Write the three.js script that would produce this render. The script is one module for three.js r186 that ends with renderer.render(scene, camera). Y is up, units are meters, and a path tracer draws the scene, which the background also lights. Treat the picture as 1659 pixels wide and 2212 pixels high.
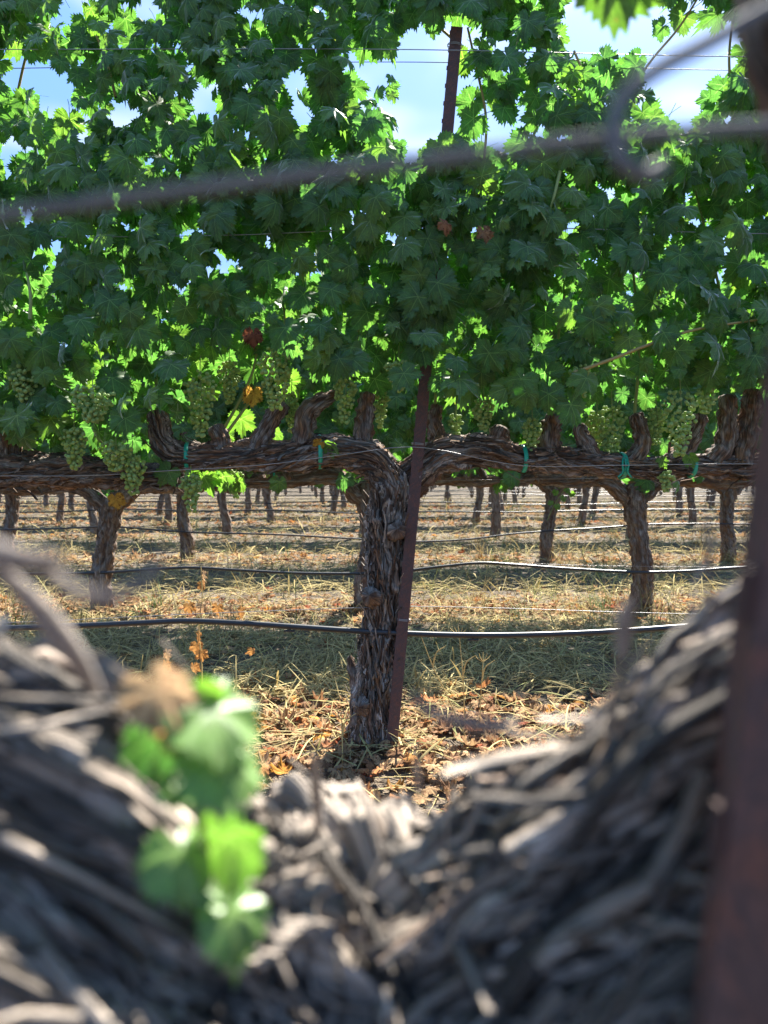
import * as THREE from 'three';
import { mergeGeometries } from 'three/addons/utils/BufferGeometryUtils.js';
import { createNoise3D } from 'simplex-noise';

// ------------------------------------------------------------------ camera, sky, sun, exposure
const EYE = 0.94, PITCH = -3.08 * Math.PI / 180, FOCAL = 1597;      // FOCAL: in units of a 1659 x 2212 picture
const camera = new THREE.PerspectiveCamera(69.4, 3 / 4, 0.01, 400);
camera.position.set(0, EYE, 0);
camera.rotation.x = PITCH;
camera.focus = 2.55;
camera.userData.fStop = 5.6;

const SUN_EL = 47 * Math.PI / 180, SUN_AZ = 24 * Math.PI / 180;
const toSun = new THREE.Vector3(Math.sin(SUN_AZ) * Math.cos(SUN_EL), Math.sin(SUN_EL), -Math.cos(SUN_AZ) * Math.cos(SUN_EL));
const scene = new THREE.Scene();
const sun = new THREE.DirectionalLight(new THREE.Color().setRGB(1, 0.95, 0.86), 5);
sun.position.copy(toSun).multiplyScalar(60);
sun.shadow.mapSize.set(4096, 4096);
Object.assign(sun.shadow.camera, { left: -14, right: 14, top: 14, bottom: -14, near: 1, far: 120 });
scene.add(sun, sun.target);

const renderer = new THREE.WebGLRenderer({ antialias: true });
renderer.toneMapping = THREE.LinearToneMapping;
renderer.toneMappingExposure = 4.8;
renderer.shadowMap.enabled = true;

let seedState = 12345;
function rnd() { seedState = (seedState + 0x6d2b79f5) | 0; let t = Math.imul(seedState ^ (seedState >>> 15), 1 | seedState); t = (t + Math.imul(t ^ (t >>> 7), 61 | t)) ^ t; return ((t ^ (t >>> 14)) >>> 0) / 4294967296; }
const reseed = (n) => { seedState = n * 7919 + 17; };
const R = (a, b) => a + (b - a) * rnd();
const pick = (a) => a[Math.floor(rnd() * a.length)];
const gauss = () => (rnd() + rnd() + rnd() - 1.5) * 1.15;
reseed(1);
const n3 = createNoise3D(rnd);
const clamp = (x, a, b) => Math.min(b, Math.max(a, x)), lerp = (a, b, t) => a + (b - a) * t, smooth = (a, b, x) => { const t = clamp((x - a) / (b - a), 0, 1); return t * t * (3 - 2 * t); };
const V = (x, y, z) => new THREE.Vector3(x, y, z);

{ // thin high cloud over a pale blue summer sky, brighter round the sun
  const W = 1024, H = 512, data = new Float32Array(W * H * 4);
  for (let row = 0; row < H; row++) for (let col = 0; col < W; col++) {
    const up = ((row + 0.5) / H - 0.5) * Math.PI, round = ((col + 0.5) / W - 0.5) * 2 * Math.PI;
    const x = Math.cos(round) * Math.cos(up), y = Math.sin(up), z = Math.sin(round) * Math.cos(up), e = Math.max(0, y);
    const k = Math.pow(1 - e, 2.6), c = x * toSun.x + y * toSun.y + z * toSun.z;
    const px = x / (e + 0.25) * 2.2, pz = z / (e + 0.25) * 2.2;
    let cl = n3(px, 3.1, pz * 1.6) * 0.55 + n3(px * 2.3, 7.7, pz * 3.1) * 0.28 + n3(px * 5, 1.7, pz * 6) * 0.15;
    cl = smooth(-0.15, 0.85, cl) * smooth(0, 0.12, y);
    const glow = 0.12 * Math.pow(Math.max(0, c), 7) + 0.8 * Math.pow(Math.max(0, c), 60);
    const blue = [lerp(0.048, 0.125, k), lerp(0.115, 0.205, k), lerp(0.285, 0.33, k)], white = [0.215, 0.245, 0.29];
    for (let i = 0; i < 3; i++) data[(row * W + col) * 4 + i] = lerp(blue[i], white[i], cl * 0.75) + glow * [0.95, 0.97, 1][i];
    data[(row * W + col) * 4 + 3] = 1;
  }
  const sky = new THREE.DataTexture(data, W, H, THREE.RGBAFormat, THREE.FloatType);
  sky.mapping = THREE.EquirectangularReflectionMapping; sky.magFilter = THREE.LinearFilter; sky.minFilter = THREE.LinearFilter; sky.wrapS = THREE.RepeatWrapping; sky.needsUpdate = true;
  scene.background = sky; scene.environment = sky;
}

// ------------------------------------------------------------------ helpers
const cosP = Math.cos(PITCH), sinP = Math.sin(PITCH);
function at(u, v, d) {            // where the line of sight through (u, v) of a 1659 x 2212 picture reaches d metres north of the camera
  const x = (u - 829.5) / FOCAL, y = -(v - 1106) / FOCAL, yy = y * cosP + sinP, zz = y * sinP - cosP, k = d / -zz;
  return V(x * k, EYE + yy * k, zz * k);
}
function project(p) {
  const dx = p.x, dy = p.y - EYE, dz = p.z, y = dy * cosP + dz * sinP, z = -dy * sinP + dz * cosP;
  return [829.5 + dx / -z * FOCAL, 1106 - y / -z * FOCAL, -z];
}
const used = {};
function numbered(name) { const n = used[name] = (used[name] ?? -1) + 1; return n ? name + '_' + String(n).padStart(3, '0') : name; }
function thing(name, label, category, pos = V(0, 0, 0), group) {
  const o = new THREE.Group(); o.name = numbered(name); o.position.copy(pos); scene.add(o);
  o.userData = { label, category }; if (group) o.userData.group = group;
  return o;
}
function single(name, geo, mat, label, category, pos = V(0, 0, 0), group) {
  geo.translate(-pos.x, -pos.y, -pos.z);
  const o = new THREE.Mesh(geo, mat); o.name = numbered(name); o.position.copy(pos); scene.add(o);
  o.userData = { label, category }; if (group) o.userData.group = group;
  return o;
}
function part(name, geo, mat, parent, world = true) {       // world: the geometry was built in world coordinates
  if (world) geo.translate(-parent.position.x, -parent.position.y, -parent.position.z);
  const o = new THREE.Mesh(geo, mat); o.name = name; parent.add(o); return o;
}
const ORD = ['first', 'second', 'third', 'fourth', 'fifth', 'sixth', 'seventh', 'eighth', 'ninth', 'tenth', 'eleventh', 'twelfth'];

// ------------------------------------------------------------------ textures
function canvasTex(S, draw, srgb = true, repeat = false) {
  const c = document.createElement('canvas'); c.width = c.height = S;
  draw(c.getContext('2d'), S);
  const t = new THREE.CanvasTexture(c); if (srgb) t.colorSpace = THREE.SRGBColorSpace;
  if (repeat) t.wrapS = t.wrapT = THREE.RepeatWrapping;
  return t;
}
function pixelTex(S, f, srgb = true) {    // f(x, y) -> [r, g, b] 0..1, tiled
  const d = new Uint8Array(S * S * 4);
  for (let y = 0; y < S; y++) for (let x = 0; x < S; x++) { const c = f(x / S, y / S), i = (y * S + x) * 4; for (let k = 0; k < 3; k++) d[i + k] = clamp(c[k], 0, 1) * 255; d[i + 3] = 255; }
  const t = new THREE.DataTexture(d, S, S); t.wrapS = t.wrapT = THREE.RepeatWrapping; t.magFilter = THREE.LinearFilter; t.minFilter = THREE.LinearMipmapLinearFilter; t.generateMipmaps = true;
  if (srgb) t.colorSpace = THREE.SRGBColorSpace; t.needsUpdate = true; return t;
}
const TAU = Math.PI * 2;
const torus = (x, y, a, b, o) => n3(Math.cos(x * TAU) * a + o, Math.sin(x * TAU) * a + Math.cos(y * TAU) * b, Math.sin(y * TAU) * b + o * 1.7);
const barkTex = pixelTex(512, (x, y) => {
  const w = x + 0.02 * torus(x, y, 0.5, 0.8, 3);
  const a = torus(w, y, 9, 0.45, 1), b = torus(w, y, 22, 0.9, 5), c = torus(w, y, 4, 1.6, 9), v = 0.66 + 0.17 * a + 0.15 * b + 0.1 * c;
  return [v * 1.02, v * 0.98, v * 0.94];
});
const barkBump = pixelTex(512, (x, y) => {
  const w = x + 0.02 * torus(x, y, 0.5, 0.8, 3), a = Math.abs(torus(w, y, 12, 0.5, 11)), b = Math.abs(torus(w, y, 26, 1.1, 15)), v = 0.15 + a * 0.8 + b * 0.4;
  return [v, v, v];
}, false);
const soilTex = pixelTex(512, (x, y) => {
  const a = torus(x, y, 1.2, 1.2, 2), b = torus(x, y, 6, 6, 4), c = torus(x, y, 24, 24, 6), v = 0.36 + 0.06 * a + 0.06 * b + 0.09 * c;
  return [v * 0.95, v * 0.82, v * 0.66];
});
const soilBump = pixelTex(512, (x, y) => { const v = 0.5 + 0.2 * torus(x, y, 5, 5, 8) + 0.25 * torus(x, y, 22, 22, 12); return [v, v, v]; }, false);
const rustTex = pixelTex(512, (x, y) => {
  const a = torus(x, y, 1.5, 1.5, 21), b = torus(x, y, 8, 5, 23), c = torus(x, y, 26, 26, 25), m = smooth(-0.4, 0.6, a * 0.6 + b * 0.5), v = 0.86 + 0.14 * c + 0.1 * b, p = smooth(0.55, 0.75, torus(x, y, 14, 14, 31));
  return [lerp(0.35, 0.43, m) * v * (1 - 0.4 * p), lerp(0.255, 0.27, m) * v * (1 - 0.45 * p), lerp(0.235, 0.22, m) * v * (1 - 0.4 * p)];
});
const rustBump = pixelTex(256, (x, y) => { const v = 0.5 + 0.2 * torus(x, y, 10, 10, 33) + 0.2 * torus(x, y, 24, 24, 35); return [v, v, v]; }, false);

const UVS = 0.42, VEINS = [0, 56, -56, 115, -115];
function drawLeaf(g, S, base, vein, spots) {
  const X = (x) => (0.5 + x * UVS) * S, Y = (y) => (1 - 0.42 - y * UVS) * S;
  const img = g.createImageData(S, S);
  for (let y = 0; y < S; y++) for (let x = 0; x < S; x++) {
    const a = n3(x / S * 5, y / S * 5, spots.seed), b = n3(x / S * 22, y / S * 22, spots.seed + 3), v = 1 + 0.12 * a + 0.1 * b, i = (y * S + x) * 4;
    const sp = smooth(spots.from, spots.from + 0.18, n3(x / S * 7, y / S * 7, spots.seed + 9) * 0.7 + b * 0.3);
    for (let k = 0; k < 3; k++) img.data[i + k] = clamp(lerp(base[k] * v, spots.color[k], sp), 0, 255);
    img.data[i + 3] = 255;
  }
  g.putImageData(img, 0, 0);
  g.lineCap = 'round';
  const line = (x0, y0, x1, y1, w, alpha) => { g.strokeStyle = `rgba(${vein},${alpha})`; g.lineWidth = w * S / 512; g.beginPath(); g.moveTo(X(x0), Y(y0)); const mx = (x0 + x1) / 2 + (y1 - y0) * 0.05, my = (y0 + y1) / 2 - (x1 - x0) * 0.05; g.quadraticCurveTo(X(mx), Y(my), X(x1), Y(y1)); g.stroke(); };
  VEINS.forEach((deg, i) => {
    const a = deg * Math.PI / 180, L = [0.95, 0.85, 0.85, 0.65, 0.65][i], dx = Math.sin(a), dy = Math.cos(a);
    line(0, 0, dx * L * 0.55, dy * L * 0.55, 5, 0.7); line(0, 0, dx * L, dy * L, 3, 0.65);
    for (let k = 1; k < 6; k++) for (const s of [-1, 1]) {
      const t = L * (0.14 + k * 0.14), b = a + s * 0.85, q = (0.36 - k * 0.04) * (i > 2 ? 0.7 : 1);
      line(dx * t, dy * t, dx * t + Math.sin(b) * q, dy * t + Math.cos(b) * q, 1.8, 0.4);
      for (let m = 1; m < 3; m++) { const f = m / 3, ex = dx * t + Math.sin(b) * q * f, ey = dy * t + Math.cos(b) * q * f, bb = b - s * 0.9; line(ex, ey, ex + Math.sin(bb) * 0.1, ey + Math.cos(bb) * 0.1, 1.1, 0.25); }
    }
  });
}
reseed(2);
const leafTex = [0, 1].map((k) => canvasTex(512, (g, S) => drawLeaf(g, S, [[80, 124, 46], [92, 131, 42]][k], '150,185,90', { seed: 11 + k * 7, from: 0.62, color: [120, 120, 50] })));
const dryTex = canvasTex(512, (g, S) => drawLeaf(g, S, [168, 142, 108], '192,164,130', { seed: 31, from: 0.35, color: [112, 74, 56] }));

// ------------------------------------------------------------------ materials
const std = (o) => new THREE.MeshStandardMaterial({ roughness: 0.9, side: THREE.DoubleSide, ...o });
const phy = (o) => new THREE.MeshPhysicalMaterial({ side: THREE.DoubleSide, ...o });
const rgb = (r, g, b) => new THREE.Color().setRGB(r, g, b);
const barkMat = std({ map: barkTex, bumpMap: barkBump, bumpScale: 0.004, vertexColors: true, roughness: 0.92 });
barkMat.name = 'vine_bark';
const plateMat = std({ color: rgb(0.3, 0.22, 0.2), bumpMap: rustBump, bumpScale: 0.0006, roughness: 0.8 });
const curlMat = phy({ map: barkTex, vertexColors: true, roughness: 1, transmission: 0.45, thickness: 0, specularIntensity: 0.4 });
const leafMat = (tint, tex, tr = 0.7) => { const m = phy({ map: tex, color: tint, roughness: 1, transmission: tr, thickness: 0, clearcoat: 0.6, clearcoatRoughness: 0.4, specularIntensity: 0.7, ior: 1.5 }); m.name = 'vine_leaf'; return m; };
const LEAF = [leafMat(rgb(0.86, 0.98, 0.95), leafTex[0]), leafMat(rgb(0.95, 1, 0.85), leafTex[1]), leafMat(rgb(0.76, 0.9, 0.95), leafTex[0]), leafMat(rgb(1.0, 1.05, 0.8), leafTex[1]), leafMat(rgb(1.3, 1.12, 0.75), leafTex[1])];
const leafAny = leafMat(rgb(1, 1, 1), leafTex[0]);
const dryMat = (tint, tr = 0.3) => phy({ map: dryTex, color: tint, roughness: 1, transmission: tr, thickness: 0, specularIntensity: 0.2 });
const DRY = [dryMat(rgb(1.0, 0.93, 0.86)), dryMat(rgb(0.62, 0.38, 0.3)), dryMat(rgb(1, 0.72, 0.4)), dryMat(rgb(0.55, 0.42, 0.36))];
const redLeaf = dryMat(rgb(0.34, 0.17, 0.14), 0.3), ochreLeaf = dryMat(rgb(1.25, 1.0, 0.3), 0.45);
const berryMat = phy({ color: rgb(0.37, 0.47, 0.11), roughness: 1, transmission: 0.42, thickness: 0, clearcoat: 0.35, clearcoatRoughness: 0.45, specularIntensity: 0.3 });
const berryMat2 = phy({ color: rgb(0.33, 0.45, 0.14), roughness: 1, transmission: 0.34, thickness: 0, clearcoat: 0.3, clearcoatRoughness: 0.5, specularIntensity: 0.3 });
const stemMat = std({ color: rgb(0.20, 0.24, 0.06), roughness: 0.6 });
const caneMat = std({ color: rgb(0.30, 0.22, 0.07), roughness: 0.6 });
const hoseMat = std({ color: rgb(0.018, 0.019, 0.022), roughness: 0.42 });
const wireMat = std({ color: rgb(0.32, 0.31, 0.3), roughness: 0.45, metalness: 0.7 });
const rustMat = std({ map: rustTex, bumpMap: rustBump, bumpScale: 0.0006, roughness: 0.75 });
const rustWireMat = std({ color: rgb(0.11, 0.107, 0.108), roughness: 0.85, metalness: 0 });
const tieMat = phy({ color: rgb(0.01, 0.30, 0.19), roughness: 0.55, clearcoat: 0.2 });
const soilMat = std({ map: soilTex, bumpMap: soilBump, bumpScale: 0.02, roughness: 1 });
const strawMat = phy({ color: rgb(1, 1, 1), roughness: 1, transmission: 0.2, thickness: 0, specularIntensity: 0.5 });
const stalkMat = std({ color: rgb(0.52, 0.37, 0.13), roughness: 0.7 });
const youngLeaf = leafMat(rgb(1.12, 1.1, 1.3), leafTex[1], 0.45); youngLeaf.clearcoat = 1; youngLeaf.clearcoatRoughness = 0.38;
const greenMat = phy({ color: rgb(0.15, 0.27, 0.05), roughness: 1, transmission: 0.4, thickness: 0 });

// ------------------------------------------------------------------ shapes
function tube(pts, rad, seg = 24, sides = 6, close = true) {   // smooth round rod; rad: number or function of t
  const c = new THREE.CatmullRomCurve3(pts, false, 'centripetal'), g = new THREE.TubeGeometry(c, seg, 1, sides, false), p = g.attributes.position, v = V(), f = typeof rad === 'function' ? rad : () => rad;
  for (let i = 0; i <= seg; i++) { const q = c.getPointAt(i / seg), r = f(i / seg); for (let j = 0; j <= sides; j++) { const k = i * (sides + 1) + j; v.fromBufferAttribute(p, k).sub(q).normalize().multiplyScalar(r).add(q); p.setXYZ(k, v.x, v.y, v.z); } }
  if (!close) return g;
  const n = p.count, pos = [...p.array], nor = [...g.attributes.normal.array], uv = [...g.attributes.uv.array], idx = [...g.index.array];
  for (const [i, s] of [[0, -1], [seg, 1]]) {
    const q = c.getPointAt(i / seg), t = c.getTangentAt(i / seg).multiplyScalar(s), m = pos.length / 3;
    pos.push(q.x, q.y, q.z); nor.push(t.x, t.y, t.z); uv.push(0, 0);
    for (let j = 0; j <= sides; j++) { const k = i * (sides + 1) + j; pos.push(pos[k * 3], pos[k * 3 + 1], pos[k * 3 + 2]); nor.push(t.x, t.y, t.z); uv.push(0, 0); }
    for (let j = 0; j < sides; j++) s > 0 ? idx.push(m, m + 1 + j, m + 2 + j) : idx.push(m, m + 2 + j, m + 1 + j);
  }
  const o = new THREE.BufferGeometry(); o.setAttribute('position', new THREE.Float32BufferAttribute(pos, 3)); o.setAttribute('normal', new THREE.Float32BufferAttribute(nor, 3)); o.setAttribute('uv', new THREE.Float32BufferAttribute(uv, 2)); o.setIndex(idx); return o;
}

const GREY = [0.36, 0.33, 0.30], BROWN = [0.2, 0.118, 0.075], OCHRE = [0.32, 0.18, 0.085], DARK = [0.1, 0.078, 0.066];
function barkTone(a, b, c, out) {       // tone of one strand of bark, from three noises
  const g = smooth(-0.45, 0.45, a), o = smooth(0.35, 0.7, b), d = smooth(0.2, 0.75, c), s = 0.85 + 0.3 * c;
  for (let k = 0; k < 3; k++) out[k] = lerp(lerp(lerp(BROWN[k], GREY[k], g), OCHRE[k], o * 0.8), DARK[k], d * 0.65) * s;
  return out;
}
// a gnarled limb: a tube through [point, radius] with stringy ridges that run along it
function limb(pts, o) {
  const { seg, rad, fiberW = 0.006, fiberL = 0.22, amp = 0.005, lump = 0.16, lumpL = 0.09, twist = 1.5, off = 0, grey = 0, capA = 0.5, capB = 0.5, tone = 1 } = o;
  const c = new THREE.CatmullRomCurve3(pts.map((p) => p[0]), false, 'centripetal'), n = pts.length - 1;
  const radius = (t) => { const x = t * n, i = Math.min(n - 1, Math.floor(x)), f = x - i; return lerp(pts[i][1], pts[i + 1][1], f * f * (3 - 2 * f)); };
  const mean = pts.reduce((s, p) => s + p[1], 0) / pts.length, kf = mean / fiberW;
  const P = [], N = [], B = [], S = []; let nrm = null, s = 0;
  for (let i = 0; i <= seg; i++) {
    const t = i / seg, q = c.getPoint(t), tan = c.getTangent(t);
    if (i) s += q.distanceTo(P[i - 1]);
    if (!nrm) nrm = Math.abs(tan.y) > 0.9 ? V(1, 0, 0) : V(0, 1, 0);
    nrm = nrm.clone().addScaledVector(tan, -nrm.dot(tan)).normalize();
    P.push(q); N.push(nrm); B.push(tan.clone().cross(nrm)); S.push(s);
  }
  const cap = (i) => { const a = capA * mean, b = capB * mean, x = S[i], y = s - S[i]; let k = 1; if (a > 0 && x < a) k *= Math.sqrt(Math.max(0, 1 - (1 - x / a) ** 2)); if (b > 0 && y < b) k *= Math.sqrt(Math.max(0, 1 - (1 - y / b) ** 2)); return k; };
  const sample = (ang, sl) => {
    const x = Math.cos(ang), y = Math.sin(ang), a2 = ang + twist * sl + 0.28 * n3(x + off, y, sl * 9) , cx = Math.cos(a2), cy = Math.sin(a2);
    const n1 = n3(cx * kf + off, cy * kf, sl / fiberL), n2 = n3(cx * kf * 2.2, cy * kf * 2.2 + off, sl / fiberL * 1.6), pl = n3(cx * kf * 0.4, cy * kf * 0.4, sl / fiberL * 0.55 + off);
    return { h: lump * mean * (n3(x * 1.1, y * 1.1 + off, sl / lumpL) * 0.8 + 0.4 * n3(x * 2.4, y * 2.4 + off, sl / lumpL * 2.3)) + amp * (Math.abs(n1) * 1.1 + Math.abs(n2) * 0.6 - 0.6) + amp * 1.1 * smooth(-0.12, 0.02, pl),
      a: n3(cx * kf * 0.6 + 40, cy * kf * 0.6, sl / fiberL * 0.8 + off), b: n3(cx * kf * 0.22 + 60, cy * kf * 0.22, sl / fiberL * 0.4 + off), c: n3(cx * kf * 1.8 + 80, cy * kf * 1.8, sl / fiberL * 1.1 + off) };
  };
  const pos = [], col = [], uv = [], idx = [], tc = [0, 0, 0];
  for (let i = 0; i <= seg; i++) {
    const r0 = radius(i / seg), k = cap(i);
    for (let j = 0; j <= rad; j++) {
      const ang = (j % rad) / rad * TAU, q = sample(ang, S[i]), r = Math.max(0.0005, (r0 + q.h) * k), ca = Math.cos(ang), sa = Math.sin(ang);
      pos.push(P[i].x + (N[i].x * ca + B[i].x * sa) * r, P[i].y + (N[i].y * ca + B[i].y * sa) * r, P[i].z + (N[i].z * ca + B[i].z * sa) * r);
      barkTone(q.a + grey, q.b - grey * 0.5, q.c, tc); col.push(tc[0] * tone * 1.9, tc[1] * tone * 1.9, tc[2] * tone * 1.9);
      uv.push(j / rad * TAU * mean * 6, S[i] * 2.5);
    }
  }
  for (let i = 0; i < seg; i++) for (let j = 0; j < rad; j++) { const a = i * (rad + 1) + j, b = a + rad + 1; idx.push(a, a + 1, b, b, a + 1, b + 1); }
  const g = new THREE.BufferGeometry();
  g.setAttribute('position', new THREE.Float32BufferAttribute(pos, 3)); g.setAttribute('color', new THREE.Float32BufferAttribute(col, 3)); g.setAttribute('uv', new THREE.Float32BufferAttribute(uv, 2)); g.setIndex(idx); g.computeVertexNormals();
  const nn = g.attributes.normal;
  for (let i = 0; i <= seg; i++) { const a = i * (rad + 1), b = a + rad, v = V().fromBufferAttribute(nn, a).add(V().fromBufferAttribute(nn, b)).normalize(); nn.setXYZ(a, v.x, v.y, v.z); nn.setXYZ(b, v.x, v.y, v.z); }
  const surf = (sl, ang, lift) => {        // a point above the bark: at length sl, angle ang, lifted
    const f = clamp(sl / s, 0, 0.9999) * seg; let i = 0; { let lo = 0, hi = seg; while (hi - lo > 1) { const m = (lo + hi) >> 1; S[m] <= sl ? lo = m : hi = m; } i = lo; }
    const w = clamp((sl - S[i]) / Math.max(1e-6, S[i + 1] - S[i]), 0, 1), r = radius((i + w) / seg) + sample(ang, clamp(sl, 0, s)).h * 0.7 + lift, ca = Math.cos(ang), sa = Math.sin(ang);
    const out = N[i].clone().lerp(N[i + 1], w).multiplyScalar(ca).addScaledVector(B[i].clone().lerp(B[i + 1], w), sa).normalize();
    return { p: P[i].clone().lerp(P[i + 1], w).addScaledVector(out, r), out };
  };
  return { geo: g, surf, length: s, twist, grey };
}
// a loose strip of bark lying on a limb, its ends lifting off
function strip(L, s0, ang, len, width, liftA, liftB, thick = 0.0012, tint = 1, grow = 0) {
  const K = 9, pts = [], tc = [0, 0, 0], a = R(-1, 1) + L.grey, b = R(-1, 1) - L.grey * 0.5, c = R(-0.9, 0.4), w0 = R(0, 6), wob = R(0.02, 0.14), dir = R(-1, 1);
  for (let i = 0; i <= K; i++) {
    const t = i / K, e = Math.pow(Math.abs(t * 2 - 1), 2.2), lift = 0.0015 + (t < 0.5 ? liftA : liftB) * e, sl = s0 + (t - 0.5) * len * (1 + grow * t);
    pts.push(L.surf(sl, ang - L.twist * (sl - s0) + wob * Math.sin(t * 7 + w0) + dir * 0.16 * t, lift));
  }
  const pos = [], col = [], uv = [], idx = [];
  for (let i = 0; i <= K; i++) {
    const t = i / K, d = pts[Math.min(K, i + 1)].p.clone().sub(pts[Math.max(0, i - 1)].p).normalize(), o = pts[i].out, side = d.clone().cross(o).normalize();
    const w = width * 0.5 * (0.35 + 0.75 * Math.pow(Math.sin(Math.PI * clamp(0.08 + t * 0.87, 0, 1)), 0.6)) * (1 + 0.3 * Math.sin(t * 11 + w0)), curl = Math.sin(t * 5 + w0) * 0.5;
    for (const [x, y] of [[-1, -0.3], [0, 0.55], [1, -0.3], [0, -0.45]]) {
      const q = pts[i].p.clone().addScaledVector(side, x * w).addScaledVector(o, y * thick + Math.abs(x) * w * curl * 0.6);
      pos.push(q.x, q.y, q.z); barkTone(a + 0.25 * x, b - 0.35, c, tc); col.push(tc[0] * 2.0 * tint, tc[1] * 2.0 * tint, tc[2] * 2.0 * tint); uv.push(x * w * 8, t * len * 3);
    }
  }
  for (let i = 0; i < K; i++) for (let j = 0; j < 4; j++) { const p = i * 4 + j, q = i * 4 + (j + 1) % 4; idx.push(p, q, p + 4, p + 4, q, q + 4); }
  idx.push(0, 2, 1, 0, 3, 2, K * 4, K * 4 + 1, K * 4 + 2, K * 4, K * 4 + 2, K * 4 + 3);
  const g = new THREE.BufferGeometry(); g.setAttribute('position', new THREE.Float32BufferAttribute(pos, 3)); g.setAttribute('color', new THREE.Float32BufferAttribute(col, 3)); g.setAttribute('uv', new THREE.Float32BufferAttribute(uv, 2)); g.setIndex(idx); g.computeVertexNormals(); return g;
}

// a grape leaf: five toothed lobes about the stalk, cupped and folded along its veins; the tip points to +y, the upper face to +z, length 1
const OUTLINE = [[0, 1], [13, 0.83], [27, 0.6], [41, 0.82], [56, 0.93], [70, 0.77], [84, 0.57], [98, 0.68], [115, 0.74], [132, 0.66], [150, 0.55], [167, 0.4], [180, 0.05]];
function leafGeo(seed, curl = 0.35, wave = 0.12, stalk = true, lobes = 0) {
  reseed(seed);
  const N = 60, depth = lobes || R(0.3, 0.95), asym = R(-0.08, 0.08), jit = OUTLINE.map(() => [R(0.92, 1.08), R(0.92, 1.08)]);
  const outline = (deg) => {
    const a = Math.abs(deg), s = deg < 0 ? 0 : 1; let i = 0; while (i < OUTLINE.length - 2 && OUTLINE[i + 1][0] < a) i++;
    const f = clamp((a - OUTLINE[i][0]) / (OUTLINE[i + 1][0] - OUTLINE[i][0]), 0, 1), g = f * f * (3 - 2 * f), r = lerp(OUTLINE[i][1] * jit[i][s], OUTLINE[i + 1][1] * jit[i + 1][s], g);
    return a > 160 ? r : lerp(0.8 - a * 0.0011, r, depth);
  };
  const pos = [0, 0, 0], uv = [0.5, 0.42], idx = [], o = R(0, 50), cupX = R(-0.1, 0.5) * curl * 2, tip = R(0.1, 0.5) * curl * 2, fold = R(0.05, 0.16);
  const shape = (x, y) => {
    const r = Math.hypot(x, y), deg = Math.atan2(x, y) * 180 / Math.PI, dv = Math.min(...VEINS.map((v) => Math.abs(deg - v)), 60);
    return fold * r * smooth(0, 26, dv) - cupX * x * x - tip * Math.max(0, y) ** 2 - curl * 0.25 * r * r + wave * r * r * n3(x * 1.8 + o, y * 1.8, o) + 0.05 * n3(x * 5, y * 5 + o, 3) * r;
  };
  for (const f of [0.5, 1]) for (let i = 0; i < N; i++) {
    const deg = -180 + (i + 0.5) / N * 360, tooth = f === 1 ? (i % 2 ? 0.9 : 1.07) : 1, r = outline(deg) * f * tooth * (1 + asym * Math.sign(deg)), a = deg * Math.PI / 180, x = r * Math.sin(a), y = r * Math.cos(a);
    pos.push(x, y, shape(x, y)); uv.push(0.5 + x * UVS, 0.42 + y * UVS);
  }
  for (let i = 0; i < N - 1; i++) { const a = 1 + i, b = 1 + i + 1, c = 1 + N + i, d = c + 1; idx.push(0, b, a, a, b, c, b, d, c); }
  if (stalk) {
    const path = [[0, 0, 0], [0.02, -0.3, -0.22], [0.04, -0.55, -0.55], [0, -0.7, -0.95]], m = pos.length / 3;
    for (const [x, y, z] of path) for (let j = 0; j < 3; j++) { const a = j / 3 * TAU; pos.push(x + Math.cos(a) * 0.018, y + Math.sin(a) * 0.012, z + Math.sin(a) * 0.018); uv.push(0.5, 0.5); }
    for (let i = 0; i < 3; i++) for (let j = 0; j < 3; j++) { const p = m + i * 3 + j, q = m + i * 3 + (j + 1) % 3; idx.push(p, q, p + 3, p + 3, q, q + 3); }
  }
  const g = new THREE.BufferGeometry(); g.setAttribute('position', new THREE.Float32BufferAttribute(pos, 3)); g.setAttribute('uv', new THREE.Float32BufferAttribute(uv, 2)); g.setIndex(idx); g.computeVertexNormals(); return g;
}
const LEAVES = [3, 5, 8, 13, 21, 34, 55, 89, 144, 233].map((s, i) => leafGeo(s, 0.3 + 0.09 * ((i * 7) % 10), 0.16 + 0.03 * ((i * 3) % 10)));
const ROUND = [301, 302, 303, 304].map((s, i) => leafGeo(s, 0.5 + 0.15 * i, 0.2, true, 0.12));
const DRYLEAVES = [4, 6, 9, 14, 22].map((s, i) => leafGeo(s, 0.35 + 0.18 * i, 0.4, false));
const _x = V(), _y = V(), _z = V();
function pose(pos, normal, tip, scale) {
  _z.copy(normal).normalize(); _y.copy(tip).addScaledVector(_z, -tip.dot(_z)).normalize(); _x.crossVectors(_y, _z);
  return new THREE.Matrix4().makeBasis(_x, _y, _z).scale(V(scale, scale, scale)).setPosition(pos);
}
function leafMesh(m, geo, mat, parent, name = 'leaf') {
  const o = new THREE.Mesh(geo, mat); o.name = name; m.decompose(o.position, o.quaternion, o.scale); o.position.sub(parent.position); parent.add(o); return o;
}
function swarm(name, geo, mat, list, parent, kind = 'stuff') {     // list: [matrix, colour]; matrices in world coordinates
  const o = new THREE.InstancedMesh(geo, mat, list.length), sh = parent.position, m = new THREE.Matrix4();
  list.forEach(([w, c], i) => { m.copy(w); if (sh && parent !== scene) { m.elements[12] -= sh.x; m.elements[13] -= sh.y; m.elements[14] -= sh.z; } o.setMatrixAt(i, m); if (c) o.setColorAt(i, c); });
  o.name = parent === scene ? numbered(name) : name; o.userData.kind = kind; parent.add(o); return o;
}
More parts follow.
